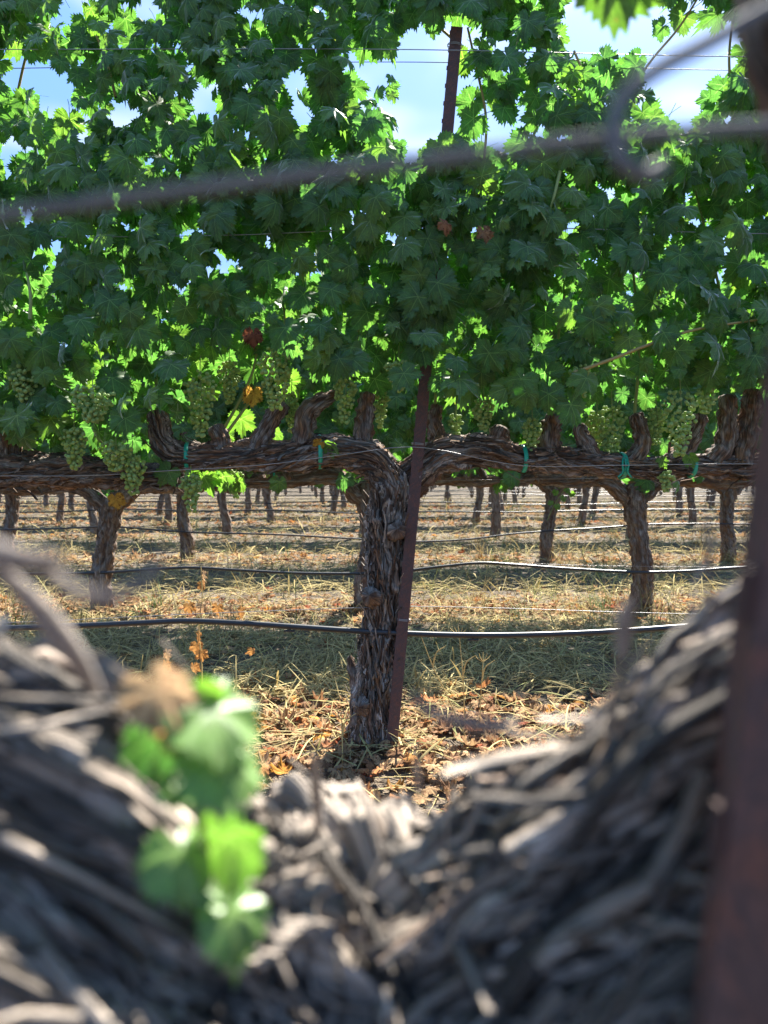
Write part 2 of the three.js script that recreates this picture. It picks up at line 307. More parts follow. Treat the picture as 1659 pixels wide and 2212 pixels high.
const leafTint = () => { const k = rnd(), y = rnd() < 0.16 ? R(0.2, 0.6) : 0; return rgb(lerp(0.72, 1, k) + y * 0.6, lerp(0.88, 1.05, k) + y * 0.15, lerp(1, 0.8, k) - y * 0.2); };

// ------------------------------------------------------------------ ground
const ROWS = [0.24, 2.5, 5.0, 7.8, 10.6, 13.4, 16.2, 19, 21.8, 24.6];
{
  const g = new THREE.PlaneGeometry(260, 260, 1, 1); g.rotateX(-Math.PI / 2);
  const uv = g.attributes.uv; for (let i = 0; i < uv.count; i++) uv.setXY(i, uv.getX(i) * 200, uv.getY(i) * 200);
  const o = new THREE.Mesh(g, soilMat); o.name = 'ground'; o.position.z = -60; o.userData.kind = 'structure'; scene.add(o);
}
reseed(40);
const inRow = (d) => Math.min(...ROWS.map((r) => Math.abs(d - r)), d > 24 ? Math.abs(((d - 24.6) % 2.8 + 2.8) % 2.8) : 99);
{ // mown straw over the aisles
  const blade = (bend, wf) => { const pos = [], uv = [], idx = []; for (let i = 0; i <= 4; i++) { const t = i / 4, w = wf * (i === 4 ? 0.3 : 1) * 0.5, x = t - 0.5, y = bend * Math.sin(Math.PI * t), z = bend * 0.7 * t * t; pos.push(x, y, z - w, x, y + w * 0.5, z, x, y, z + w); uv.push(t, 0, t, 0.5, t, 1); }
    for (let i = 0; i < 4; i++) for (let j = 0; j < 2; j++) { const a = i * 3 + j; idx.push(a, a + 1, a + 3, a + 3, a + 1, a + 4); }
    const g = new THREE.BufferGeometry(); g.setAttribute('position', new THREE.Float32BufferAttribute(pos, 3)); g.setAttribute('uv', new THREE.Float32BufferAttribute(uv, 2)); g.setIndex(idx); g.computeVertexNormals(); return g; };
  const lists = [[], [], []], shapes = [blade(0.015, 0.024), blade(0.05, 0.02), blade(0.1, 0.028)], e = new THREE.Euler(), q = new THREE.Quaternion();
  const put = (x, d, k) => {
    const near = inRow(d), thin = (near < 0.45 ? 0.3 : 1) * lerp(0.25, 1, smooth(-0.5, 0.1, n3(x * 1.3, d * 1.3, 2.2))); if (rnd() > thin) return;
    const L = R(0.06, 0.22) * k, up = rnd() < 0.14 ? R(0.2, 0.9) : R(-0.12, 0.22), green = rnd() < 0.1 ? R(0.2, 0.7) : 0, v = R(0.45, 1.25);
    e.set(R(-0.6, 0.6), R(0, TAU), up); q.setFromEuler(e);
    const m = new THREE.Matrix4().compose(V(x, R(0.004, 0.045) * Math.min(1.4, k) + Math.abs(up) * L * 0.35, -d), q, V(L, L, L * R(0.6, 1.5)));
    lists[Math.floor(rnd() * 3)].push([m, rgb(lerp(0.41, 0.2, green) * v, lerp(0.325, 0.26, green) * v, lerp(0.135, 0.08, green) * v)]);
  };
  for (let i = 0; i < 34000; i++) { const d = R(2.3, 5.4); put(R(-0.62, 0.62) * d + R(-0.2, 0.2), d, 1); }
  for (let i = 0; i < 8000; i++) { const d = R(0.3, 2.3); put(R(-0.9, 1.0) * (d + 0.6), d, 1); }
  for (let i = 0; i < 16000; i++) { const d = R(5.4, 10.5); put(R(-0.6, 0.6) * d, d, 1.35); }
  for (let i = 0; i < 12000; i++) { const d = R(10.5, 26); put(R(-0.58, 0.58) * d, d, 2); }
  lists.forEach((l, i) => swarm('straw', shapes[i], strawMat, l, scene));
}
{ // standing dry grass here and there between the rows
  reseed(45);
  const pos = [], idx = [], uv = []; for (let i = 0; i <= 4; i++) { const t = i / 4, w = 0.006 * (1 - t * 0.85), x = 0.22 * t * t; pos.push(x - w, t, 0, x, t, w, x + w, t, 0); uv.push(0, t, 0.5, t, 1, t); }
  for (let i = 0; i < 4; i++) for (let j = 0; j < 2; j++) { const a = i * 3 + j; idx.push(a, a + 1, a + 3, a + 3, a + 1, a + 4); }
  const g = new THREE.BufferGeometry(); g.setAttribute('position', new THREE.Float32BufferAttribute(pos, 3)); g.setAttribute('uv', new THREE.Float32BufferAttribute(uv, 2)); g.setIndex(idx); g.computeVertexNormals();
  const list = [], e = new THREE.Euler(), q = new THREE.Quaternion();
  for (let c = 0; c < 300; c++) {
    const row = pick([2, 2, 3, 3, 4, 4, 5, 5, 6, 7, 8]), d = ROWS[row] + gauss() * 0.6 - 0.3, x = R(-0.56, 0.56) * d, n = Math.floor(R(6, 26)), h = R(0.08, 0.34), green = rnd() < 0.25 ? R(0.4, 1) : 0;
    for (let k = 0; k < n; k++) { e.set(gauss() * 0.3, R(0, TAU), gauss() * 0.3); q.setFromEuler(e); const y = h * R(0.5, 1.1), v = R(0.6, 1.15); list.push([new THREE.Matrix4().compose(V(x + gauss() * 0.12, -0.005, -d + gauss() * 0.1), q, V(y * 1.6, y, y * 1.6)), rgb(lerp(0.45, 0.14, green) * v, lerp(0.34, 0.26, green) * v, lerp(0.15, 0.06, green) * v)]); }
  }
  swarm('standing_dry_grass', g, strawMat, list, scene);
}
function litterPose(x, d, s) { const n = V(R(-0.32, 0.32), 1, R(-0.32, 0.32)); if (rnd() < 0.4) n.y *= -1; return pose(V(x, R(0.012, 0.05), -d), n, V(R(-1, 1), R(-0.2, 0.2), R(-1, 1)), s); }
{ // fallen leaves: the nearest one by one, the rest as litter
  reseed(41);
  const far = DRYLEAVES.map(() => []), tint = () => { const k = rnd(), v = R(0.6, 1.15); return k < 0.56 ? rgb(1.0 * v, 0.92 * v, 0.84 * v) : k < 0.8 ? rgb(0.55 * v, 0.42 * v, 0.36 * v) : k < 0.93 ? rgb(0.95 * v, 0.62 * v, 0.42 * v) : k < 0.965 ? rgb(0.75 * v, 0.28 * v, 0.18 * v) : rgb(1.2 * v, 0.8 * v, 0.25 * v); };
  const any = dryMat(rgb(1, 1, 1));
  let near = 0;
  for (let i = 0; i < 8500; i++) {
    const row = pick([1, 1, 1, 1, 2, 2, 2, 3, 3, 4, 5, 6, 7, 8]), aisle = rnd() < 0.16, d = aisle ? R(2, 22) : row === 1 && rnd() < 0.3 ? R(1.4, 2.4) : ROWS[row] + gauss() * 0.42 + (row === 1 ? 0.12 : -0.05), x = R(-0.6, 0.6) * d, s = R(0.022, 0.046) * (d > 12 ? 1.8 : d > 7 ? 1.3 : 1);
    const [u, v] = project(V(x, 0, -d));
    if (near < 200 && d < 3.3 && u > 520 && u < 1250 && v < 1680 && rnd() < 0.5) {
      near++;
      const o = new THREE.Mesh(pick(DRYLEAVES), pick([DRY[0], DRY[0], DRY[0], DRY[0], DRY[0], DRY[1], DRY[2], DRY[3]])); o.name = numbered('fallen_leaf'); litterPose(x, d, s).decompose(o.position, o.quaternion, o.scale);
      o.userData = { label: 'dry curled vine leaf lying in the litter around the nearest trunk', category: 'leaf', group: 'fallen leaves around the nearest trunk' }; scene.add(o);
    } else far[Math.floor(rnd() * 5)].push([litterPose(x, d, s), tint()]);
  }
  far.forEach((l, i) => swarm('leaf_litter', DRYLEAVES[i], any, l, scene));
}

// ------------------------------------------------------------------ vines of the farther rows
function bunchPoints(seedNum, L, W, n, r) {     // berry centres of a hanging cone, apex down, top at the origin
  reseed(seedNum); const out = [];
  for (let tries = 0; tries < n * 40 && out.length < n; tries++) {
    const t = Math.pow(rnd(), 0.8), w = W * (t < 0.25 ? 0.55 + t * 1.8 : 1 - (t - 0.25) * 0.95), a = R(0, TAU), k = Math.sqrt(R(0.15, 1)), p = V(Math.cos(a) * w * k, -t * L, Math.sin(a) * w * k);
    if (out.every((q) => q.distanceTo(p) > r * 1.55)) out.push(p);
  }
  return out;
}
const berryGeo = new THREE.IcosahedronGeometry(1, 2);
{ const g = berryGeo; g.computeVertexNormals(); const p = g.attributes.position; g.setAttribute('normal', p.clone()); }
const farBerry = new THREE.IcosahedronGeometry(1, 1);
{ const p = farBerry.attributes.position; farBerry.setAttribute('normal', p.clone()); }

function farVine(seedNum, q, leaves, leafScale, low = 0) {      // a vine at the origin: trunk, two cordon arms, spurs, foliage
  reseed(seedNum);
  const o = new THREE.Group(); o.name = 'grapevine';
  const H = R(0.84, 0.88) - low, lx = R(-0.06, 0.06), lean = R(-0.05, 0.05), r = R(0.052, 0.064);
  const trunk = limb([[V(0, -0.03, 0), r * 1.15], [V(lean * 0.6, 0.2, 0.01), r], [V(lean + lx, 0.5, -0.01), r * 0.88], [V(lx, H - 0.06, 0), r * 1.1], [V(lx, H + 0.05, 0), r * 0.9]], { seg: q * 2, rad: q, fiberW: 0.009, amp: 0.008, off: seedNum, twist: R(-2, 2), lump: 0.2 });
  part('trunk', trunk.geo, barkMat, o);
  const arms = [];
  for (const s of [-1, 1]) {
    const y0 = H - 0.05, pts = [[V(lx + s * 0.01, y0 - 0.05, 0), r * 0.6], [V(lx + s * 0.07, y0 + R(0, 0.05), 0.01), r * 0.85], [V(lx + s * 0.2, H + 0.07, R(-0.02, 0.02)), r * 0.8], [V(s * 0.5, H + R(0.04, 0.08), R(-0.03, 0.03)), r * 0.68], [V(s * 0.75, H + R(0.03, 0.08), R(-0.03, 0.03)), r * 0.58], [V(s * 0.92, H + R(0.03, 0.08), R(-0.02, 0.02)), r * 0.45]];
    const a = limb(pts, { seg: q * 2, rad: q, fiberW: 0.009, amp: 0.007, off: seedNum + s * 3, twist: R(-3, 3), lump: 0.25 }); arms.push(a); part('cordon', a.geo, barkMat, o);
    for (let k = 0; k < 5; k++) {
      const x = s * (0.16 + k * 0.17 + R(-0.03, 0.03)), b = H + 0.06, sx = x + R(-0.05, 0.05), h = R(0.08, 0.15);
      part('spur', limb([[V(x, b - 0.02, 0), 0.03], [V((x + sx) / 2 + R(-0.02, 0.02), b + h * 0.5, R(-0.02, 0.02)), 0.024], [V(sx, b + h, R(-0.03, 0.03)), 0.021]], { seg: 8, rad: Math.max(8, q >> 1), fiberW: 0.01, amp: 0.004, off: seedNum + k, lump: 0.25 }).geo, barkMat, o);
    }
  }
  const strips = [];
  for (let k = 0; k < q * 2; k++) { const L = pick([trunk, trunk, ...arms]); strips.push(strip(L, R(0.05, L.length - 0.05), R(0, TAU), R(0.05, 0.16), R(0.006, 0.014), R(0, 0.012), R(0.005, 0.03))); }
  part('bark_strips', mergeGeometries(strips), barkMat, o).userData.kind = 'stuff';
  const lists = [[], [], []];
  for (let k = 0; k < leaves; k++) {
    const hang = rnd() < 0.012, y = hang ? R(0.86, 1.0) : 1.05 - low + Math.pow(rnd(), 0.9) * 1.2, z = R(-0.3, 0.3), f = z > 0.03 * gauss() ? 1 : -1;
    lists[k % 3].push([pose(V(R(-1, 1), y, z), V(gauss() * 0.5, 0.35 + gauss() * 0.4, f + gauss() * 0.4), V(gauss() * 0.6, -1, gauss() * 0.3), R(0.055, 0.095) * leafScale), leafTint()]);
  }
  lists.forEach((l, i) => swarm('foliage', LEAVES[i * 2 + 1], leafAny, l, o));
  const bl = [];
  for (let k = 0; k < 5; k++) { const c = V(R(-0.85, 0.85), R(0.98, 1.16), R(-0.16, 0.16)); for (const p of bunchPoints(seedNum * 7 + k, 0.14, 0.035, 40, 0.0075)) bl.push([new THREE.Matrix4().makeScale(0.0075, 0.0075, 0.0075).setPosition(p.add(c))]); }
  swarm('berries', farBerry, berryMat, bl, o);
  return o;
}
const nearProto = [farVine(101, 34, 1100, 1.1, 0.05), farVine(102, 34, 1100, 1.1, 0.05), farVine(103, 34, 1100, 1.1, 0.05)], farProto = [farVine(111, 14, 560, 1.4), farVine(112, 14, 560, 1.4), farVine(113, 14, 560, 1.4)];
const rowX = { 2: [-1.89, -0.14, 1.755, 3.6, -3.75], 3: [-3.98, -2.07, -0.12, 1.735, 3.66, 5.5, -5.8] };
for (let n = 2; n < ROWS.length; n++) {
  const d = ROWS[n]; let xs = rowX[n];
  reseed(200 + n);
  if (!xs) { xs = []; const h = 0.56 * d + 1.2, s0 = n === 4 ? -2.22 : R(-0.9, 0.9); for (let k = -20; k <= 20; k++) { const x = s0 + k * 1.9 + R(-0.08, 0.08); if (Math.abs(x) < h) xs.push(x); } }
  const sorted = [...xs].sort((a, b) => a - b), seen = sorted.filter((x) => Math.abs(x) < 0.52 * d);
  sorted.forEach((x, k) => {
    const v = pick(n < 4 ? nearProto : farProto).clone(); v.name = numbered('grapevine'); v.position.set(x, 0, -d - R(-0.04, 0.04)); v.rotation.y = rnd() < 0.5 ? 0 : Math.PI; v.scale.set(1.02, R(0.96, 1.03), 1.02);
    const i = seen.indexOf(x);
    v.userData = { category: 'grapevine', group: `vines of the ${ORD[n - 1]} row`, label: i < 0 ? `grapevine of the ${ORD[n - 1]} row standing beyond the picture's ${x < 0 ? 'left' : 'right'} edge` : n < 6 ? `shaggy grapevine in the ${ORD[n - 1]} row back, ${ORD[i]} trunk of that row from the left` : `thin distant grapevine trunk in the ${ORD[n - 1]} row back` };
    scene.add(v);
  });
}
{ // rows beyond, one mass under the canopy
  reseed(300);
  const trunkG = limb([[V(0, -0.03, 0), 0.065], [V(0.03, 0.45, 0), 0.055], [V(0, 0.95, 0), 0.06]], { seg: 10, rad: 8, fiberW: 0.02, amp: 0.008, off: 5 }).geo;
  const cordG = limb([[V(-0.97, 0.94, 0), 0.04], [V(0, 0.93, 0), 0.05], [V(0.97, 0.94, 0), 0.04]], { seg: 14, rad: 8, fiberW: 0.02, amp: 0.008, off: 7, lump: 0.4 }).geo;
  const tl = [], ll = [];
  for (let d = 27.4; d < 62; d += 2.8) for (let x = -0.58 * d; x < 0.58 * d; x += 1.92) {
    tl.push([new THREE.Matrix4().makeRotationY(R(0, 6)).setPosition(x + R(-0.1, 0.1), R(-0.02, 0.02), -d)]);
    ll.push([new THREE.Matrix4().makeTranslation(x, R(-0.02, 0.03), -d)]);
  }
  swarm('distant_vine_trunks', trunkG, barkMat, tl, scene); swarm('distant_vine_cordons', cordG, barkMat, ll, scene);
  const fl = [];
  for (let d = 27.4; d < 62; d += 2.8) for (let x = -0.58 * d; x < 0.58 * d; x += 0.012) fl.push([pose(V(x, R(0.93, 2.1), -d + R(-0.3, 0.3)), V(gauss(), 0.4, 1), V(gauss() * 0.6, -1, 0), R(0.11, 0.16)), leafTint()]);
  swarm('distant_vine_foliage', LEAVES[0], leafAny, fl, scene);
}

// ------------------------------------------------------------------ drip hoses and trellis wires
function hose(pts, r, label) {
  const p0 = pts[0].clone(); p0.y = 0;
  const o = thing('drip_hose', label, 'hose', p0, 'black drip hoses along the rows');
  part('pipe', tube(pts, r, pts.length * 8, 10), hoseMat, o);
  return o;
}
const spread = (d, list) => list.map(([u, v]) => at(u, v, d));
const hose1 = hose(spread(2.44, [[-700, 1362], [-250, 1358], [0, 1357], [180, 1351], [330, 1344], [395, 1341], [520, 1346], [640, 1354], [760, 1362], [870, 1368], [1000, 1372], [1150, 1371], [1340, 1363], [1500, 1352], [1900, 1330], [2400, 1350]]), 0.0095, 'thick black drip hose in front of the nearest shaggy trunk');
for (const u of [625, 1022]) {     // drippers hang under the hose
  const p = at(u, u < 800 ? 1363 : 1382, 2.44), e = tube([p.clone().add(V(-0.018, 0, 0)), p.clone().add(V(0.018, 0, 0))], 0.004, 4, 8), n = tube([p, p.clone().add(V(0, 0.016, 0))], 0.0045, 3, 8);
  part('dripper', mergeGeometries([e, n]), hoseMat, hose1);
}
hose(spread(4.9, [[-500, 1230], [-100, 1237], [120, 1239], [240, 1236], [340, 1229], [410, 1226], [520, 1232], [640, 1238], [775, 1239], [850, 1236], [960, 1223], [1040, 1216], [1110, 1220], [1250, 1230], [1380, 1236], [1480, 1234], [1600, 1226], [1900, 1220], [2300, 1230]]), 0.0095, 'black drip hose of the second row, kinked over its coupling');
hose(spread(7.7, [[-400, 1150], [0, 1144], [120, 1142], [240, 1138], [400, 1149], [600, 1155], [790, 1165], [900, 1170], [1010, 1165], [1120, 1152], [1300, 1140], [1400, 1133], [1620, 1132], [2000, 1140]]), 0.0095, 'black drip hose of the third row, sagging behind the nearest trunk');
for (let n = 4; n < ROWS.length; n++) {
  reseed(330 + n); const d = ROWS[n] - 0.06, y = [0, 0, 0, 0, 0.39, 0.39, 0.43, 0.44, 0.44, 0.45][n], h = 0.58 * d + 2, pts = [];
  for (let x = -h; x <= h; x += 1.1) pts.push(V(x, y + R(-0.035, 0.035), -d + R(-0.02, 0.02)));
  hose(pts, 0.0095, `thin black drip hose of the ${ORD[n - 1]} row in the distance`);
}
function wire(pts, label, r = 0.0014, mat = wireMat) { const p0 = pts[0].clone(); p0.y = 0; return single('trellis_wire', tube(pts, r, pts.length * 6, 6), mat, label, 'wire', p0, 'trellis wires'); }
wire(spread(2.38, [[-700, 108], [0, 107], [870, 107], [1500, 121], [2300, 130]]), 'uppermost thin steel wire crossing the sky gap beside the post top');
wire(spread(2.62, [[-700, 150], [0, 148], [870, 134], [1480, 150], [2300, 160]]), 'thin steel wire just below the uppermost one across the sky gap');
wire(spread(2.36, [[-700, 505], [0, 512], [500, 508], [960, 490], [1659, 505], [2300, 510]]), 'steel wire half hidden by leaves at mid canopy height');
wire(spread(2.42, [[-700, 1026], [0, 1028], [200, 1027], [360, 1017], [560, 1005], [720, 985], [880, 965], [950, 972], [1120, 1005], [1340, 1005], [1600, 1002], [2300, 1010]]), 'galvanised wire running along the nearest cordon arms');
wire(spread(2.46, [[-700, 1345], [0, 1345], [330, 1330], [620, 1318], [800, 1312], [900, 1310], [1100, 1314], [1340, 1322], [1659, 1330], [2300, 1340]]), 'thin wire just above the nearest drip hose', 0.0011);
wire(spread(4.96, [[-600, 1050], [0, 1046], [560, 1040], [1000, 1037], [1600, 1030], [2200, 1032]]), 'cordon wire of the second row');
wire(spread(4.95, [[-600, 1225], [0, 1222], [480, 1218], [780, 1205], [900, 1208], [1300, 1222], [1659, 1224], [2200, 1225]]), 'thin wire above the drip hose of the second row', 0.0012);

// ------------------------------------------------------------------ the nearest vine, in focus
const D1 = 2.5, px = (w) => w / FOCAL * D1;
const L3 = (list, d = D1) => list.map(([u, v, r, dd = 0]) => [at(u, v, d + dd), px(r)]);
function dressLimbs(o, limbs, n, nSingle, seedNum, size = 1) {
  reseed(seedNum);
  const rest = [];
  for (let k = 0; k < n; k++) {
    const [L, from = 0.04, to = L.length - 0.04] = pick(limbs), g = strip(L, R(from, to), R(0, TAU), R(0.08, 0.32) * size, R(0.005, 0.015) * size, R(0, 0.01) * size, rnd() < 0.34 ? R(0.012, 0.055) * size : R(0, 0.01) * size, 0.0012 * size, rnd() < 0.25 ? R(1.3, 1.8) : R(0.5, 1.2));
    if (k < nSingle) part('bark_strip', g, barkMat, o); else rest.push(g);
  }
  if (rest.length) part('loose_bark', mergeGeometries(rest), barkMat, o).userData.kind = 'stuff';
}
const vine1 = thing('grapevine', 'nearest grapevine in focus, thick shaggy trunk forking into two cordons', 'grapevine', V(at(805, 1620, D1).x, 0, -D1), 'vines of the first row');
{
  const trunk = limb(L3([[798, 1680, 72], [804, 1612, 47], [808, 1520, 40], [818, 1430, 36], [828, 1340, 36], [832, 1260, 37], [836, 1180, 38], [844, 1110, 42], [852, 1055, 44], [852, 1020, 34]]), { seg: 220, rad: 120, fiberW: 0.0095, fiberL: 0.3, amp: 0.013, lump: 0.17, tone: 1.4, grey: 0.2, off: 3, twist: 1.2 });
  part('trunk', trunk.geo, barkMat, vine1);
  for (const [i, k] of [[[812, 1290, 22, -0.03], [800, 1288, 18, -0.1], [797, 1286, 12, -0.13]], [[850, 1150, 20, -0.04], [856, 1146, 17, -0.1], [858, 1143, 10, -0.125]], [[790, 1520, 22, -0.03], [779, 1524, 19, -0.08], [774, 1527, 11, -0.1]], [[775, 1575, 18, 0], [770, 1490, 13, 0], [760, 1440, 8, 0], [756, 1415, 5, 0]]].entries())
    part('knot', limb(L3(k), { seg: 24, rad: 30, fiberW: 0.03, fiberL: 0.03, amp: 0.002, lump: 0.35, lumpL: 0.03, off: 140 + i, capA: 0, capB: 1 }).geo, barkMat, vine1);
  const left = limb(L3([[862, 1090, 26], [842, 1040, 34], [808, 1000, 34], [770, 982, 31], [700, 975, 28], [640, 983, 27], [560, 986, 26], [470, 988, 24], [410, 986, 23], [375, 978, 22], [352, 950, 18], [342, 915, 15], [334, 885, 13]]), { seg: 260, rad: 90, fiberW: 0.007, amp: 0.010, lump: 0.2, tone: 1.25, off: 13, twist: 3 });
  const right = limb(L3([[846, 1100, 24], [872, 1055, 32], [905, 1018, 33], [950, 985, 31], [1005, 976, 29], [1060, 974, 27], [1110, 988, 23], [1200, 994, 22], [1300, 1004, 20], [1400, 1010, 17], [1480, 1012, 14]]), { seg: 240, rad: 90, fiberW: 0.007, amp: 0.010, lump: 0.2, tone: 1.25, off: 23, twist: -2.5 });
  part('cordon', left.geo, barkMat, vine1); part('cordon', right.geo, barkMat, vine1);
  const spurs = [[[480, 985, 17], [478, 950, 16], [462, 918, 12]], [[548, 985, 20], [566, 945, 17], [592, 900, 15], [612, 866, 13]], [[650, 975, 22], [656, 935, 20], [664, 893, 18], [684, 872, 15], [712, 860, 9], [737, 846, 6]], [[784, 980, 22], [784, 940, 17], [790, 890, 15], [794, 845, 12]], [[950, 985, 20, 0.06], [946, 945, 17, 0.06], [938, 905, 14, 0.06], [944, 872, 8, 0.06]], [[1078, 965, 20], [1080, 938, 17], [1088, 920, 14]], [[1190, 990, 20], [1188, 950, 18], [1192, 915, 16], [1196, 893, 13]], [[1285, 1000, 19], [1268, 962, 15], [1252, 932, 11], [1262, 915, 6]], [[1362, 1000, 16], [1386, 965, 14], [1384, 930, 13], [1371, 892, 11]]];
  const sp = spurs.map((s, i) => limb(L3(s, D1), { seg: 34, rad: 40, fiberW: 0.008, fiberL: 0.04, amp: 0.006, lump: 0.28, lumpL: 0.04, off: 31 + i, twist: 2, capA: 0 }));
  sp.forEach((s) => part('spur', s.geo, barkMat, vine1));
  dressLimbs(vine1, [[trunk], [trunk], [trunk], [left, 0.05, left.length - 0.15], [right]], 800, 90, 400);
}
const vineL = thing('grapevine', 'neighbouring grapevine whose cordon enters from the left edge under hanging grapes', 'grapevine', V(at(-420, 1620, D1).x, 0, -D1), 'vines of the first row');
{
  const arm = limb(L3([[-400, 1040, 36], [-300, 1000, 36], [-150, 1002, 34], [0, 1012, 33], [100, 1016, 29], [225, 1022, 25], [320, 1030, 21], [385, 1030, 17]]), { seg: 220, rad: 80, fiberW: 0.007, amp: 0.010, lump: 0.22, off: 43, twist: 2.5 });
  const trunk = limb(L3([[-420, 1660, 50], [-415, 1400, 40], [-405, 1150, 40], [-400, 1020, 40]]), { seg: 70, rad: 40, fiberW: 0.009, amp: 0.009, off: 47 });
  part('trunk', trunk.geo, barkMat, vineL); part('cordon', arm.geo, barkMat, vineL);
  const sp = limb(L3([[16, 1000, 24], [20, 960, 20], [14, 925, 17], [16, 895, 13]]), { seg: 34, rad: 40, fiberW: 0.008, fiberL: 0.04, amp: 0.006, lump: 0.3, lumpL: 0.04, off: 49, capA: 0 });
  part('spur', sp.geo, barkMat, vineL);
  dressLimbs(vineL, [[arm, 0.3, arm.length - 0.03]], 130, 25, 410);
}
const vineR = thing('grapevine', 'neighbouring grapevine whose cordon and upright spurs enter beside the foreground post', 'grapevine', V(at(2010, 1620, D1).x, 0, -D1), 'vines of the first row');
{
  const arm = limb(L3([[2000, 1060, 34], [1930, 1010, 34], [1800, 1000, 28], [1700, 1004, 24], [1600, 1008, 21], [1500, 1006, 18], [1445, 1004, 15]], D1 + 0.03), { seg: 160, rad: 70, fiberW: 0.007, amp: 0.009, lump: 0.22, off: 53, twist: 2.5 });
  const trunk = limb(L3([[2010, 1660, 50], [2015, 1400, 40], [2010, 1150, 40], [2000, 1020, 40]]), { seg: 70, rad: 40, fiberW: 0.009, amp: 0.009, off: 57 });
  part('trunk', trunk.geo, barkMat, vineR); part('cordon', arm.geo, barkMat, vineR);
  for (const [i, s] of [[[1452, 1000, 17], [1480, 968, 16], [1502, 930, 14], [1512, 893, 12]], [[1538, 1000, 19], [1566, 960, 18], [1572, 905, 17], [1570, 850, 14]], [[1598, 1002, 19], [1612, 945, 18], [1622, 885, 17], [1628, 838, 14]]].entries())
    part('spur', limb(L3(s, D1 + 0.02), { seg: 34, rad: 40, fiberW: 0.008, fiberL: 0.04, amp: 0.006, lump: 0.28, lumpL: 0.04, off: 61 + i, twist: 2, capA: 0 }).geo, barkMat, vineR);
  dressLimbs(vineR, [[arm, 0.05, arm.length - 0.05]], 110, 20, 420);
}
const vineAt = (x) => (x < -0.78 ? vineL : x > 0.98 ? vineR : vine1);

// canopy of the first row: where the sky shows between the shoots, in picture units
const HOLES = [[40, 140, 46, 46], [120, 210, 30, 18], [148, 18, 22, 26], [440, 226, 24, 18], [632, 182, 14, 9], [655, 250, 18, 13], [258, 242, 14, 9], [20, 325, 20, 20], [325, 8, 14, 14], [820, 148, 18, 30], [905, 140, 50, 92], [930, 225, 64, 84], [985, 130, 20, 110], [1070, 268, 44, 34], [1265, 35, 42, 66], [1335, 85, 42, 40], [1480, 140, 66, 74], [1440, 190, 40, 40], [1510, 40, 40, 50], [1398, 45, 20, 60], [1486, 258, 20, 14], [1560, 90, 40, 60]];
const inHole = (u, v, pad) => HOLES.some(([x, y, a, b]) => ((u - x) / (a + pad)) ** 2 + ((v - y) / (b + pad)) ** 2 < 1);
const BOTTOM = [[-700, 950], [0, 945], [100, 952], [200, 975], [290, 955], [340, 880], [400, 900], [450, 850], [500, 800], [560, 800], [620, 800], [680, 790], [740, 800], [800, 820], [860, 830], [920, 800], [1000, 860], [1080, 850], [1160, 860], [1230, 880], [1320, 860], [1400, 860], [1480, 830], [1580, 810], [1700, 850], [2300, 950]];
const bottom = (u) => { let i = 0; while (i < BOTTOM.length - 2 && BOTTOM[i + 1][0] < u) i++; return lerp(BOTTOM[i][1], BOTTOM[i + 1][1], clamp((u - BOTTOM[i][0]) / (BOTTOM[i + 1][0] - BOTTOM[i][0]), 0, 1)); };
// grape bunches of the first row: where each hangs, its length and half width in picture units
const BUNCH = [[595, 752, 125, 34, -0.12, 1], [432, 800, 135, 32, -0.1, 1], [495, 780, 90, 24, 0.02, 1], [200, 835, 70, 42, -0.2, 0], [160, 925, 82, 24, -0.16, 1], [250, 950, 62, 32, -0.14, 1], [285, 985, 80, 26, -0.1, 1], [52, 790, 70, 30, -0.18, 0], [52, 890, 88, 16, 0.05, 0], [412, 1025, 80, 22, -0.04, 1], [510, 1018, 60, 16, 0.1, 0], [745, 815, 95, 22, -0.05, 1], [822, 845, 80, 18, 0.1, 0], [862, 780, 60, 28, -0.1, 0], [1045, 860, 70, 22, -0.02, 0], [985, 895, 52, 16, 0.05, 0], [1150, 905, 72, 20, -0.02, 1], [1255, 790, 62, 24, -0.16, 0], [1322, 875, 118, 30, 0.02, 1], [1470, 845, 130, 34, -0.14, 1], [1418, 880, 80, 24, 0.02, 1], [1440, 1018, 42, 16, -0.05, 0], [1525, 840, 52, 20, -0.12, 0], [1290, 890, 80, 22, 0.12, 0], [630, 850, 85, 16, 0.08, 0]];
const canopy = [];
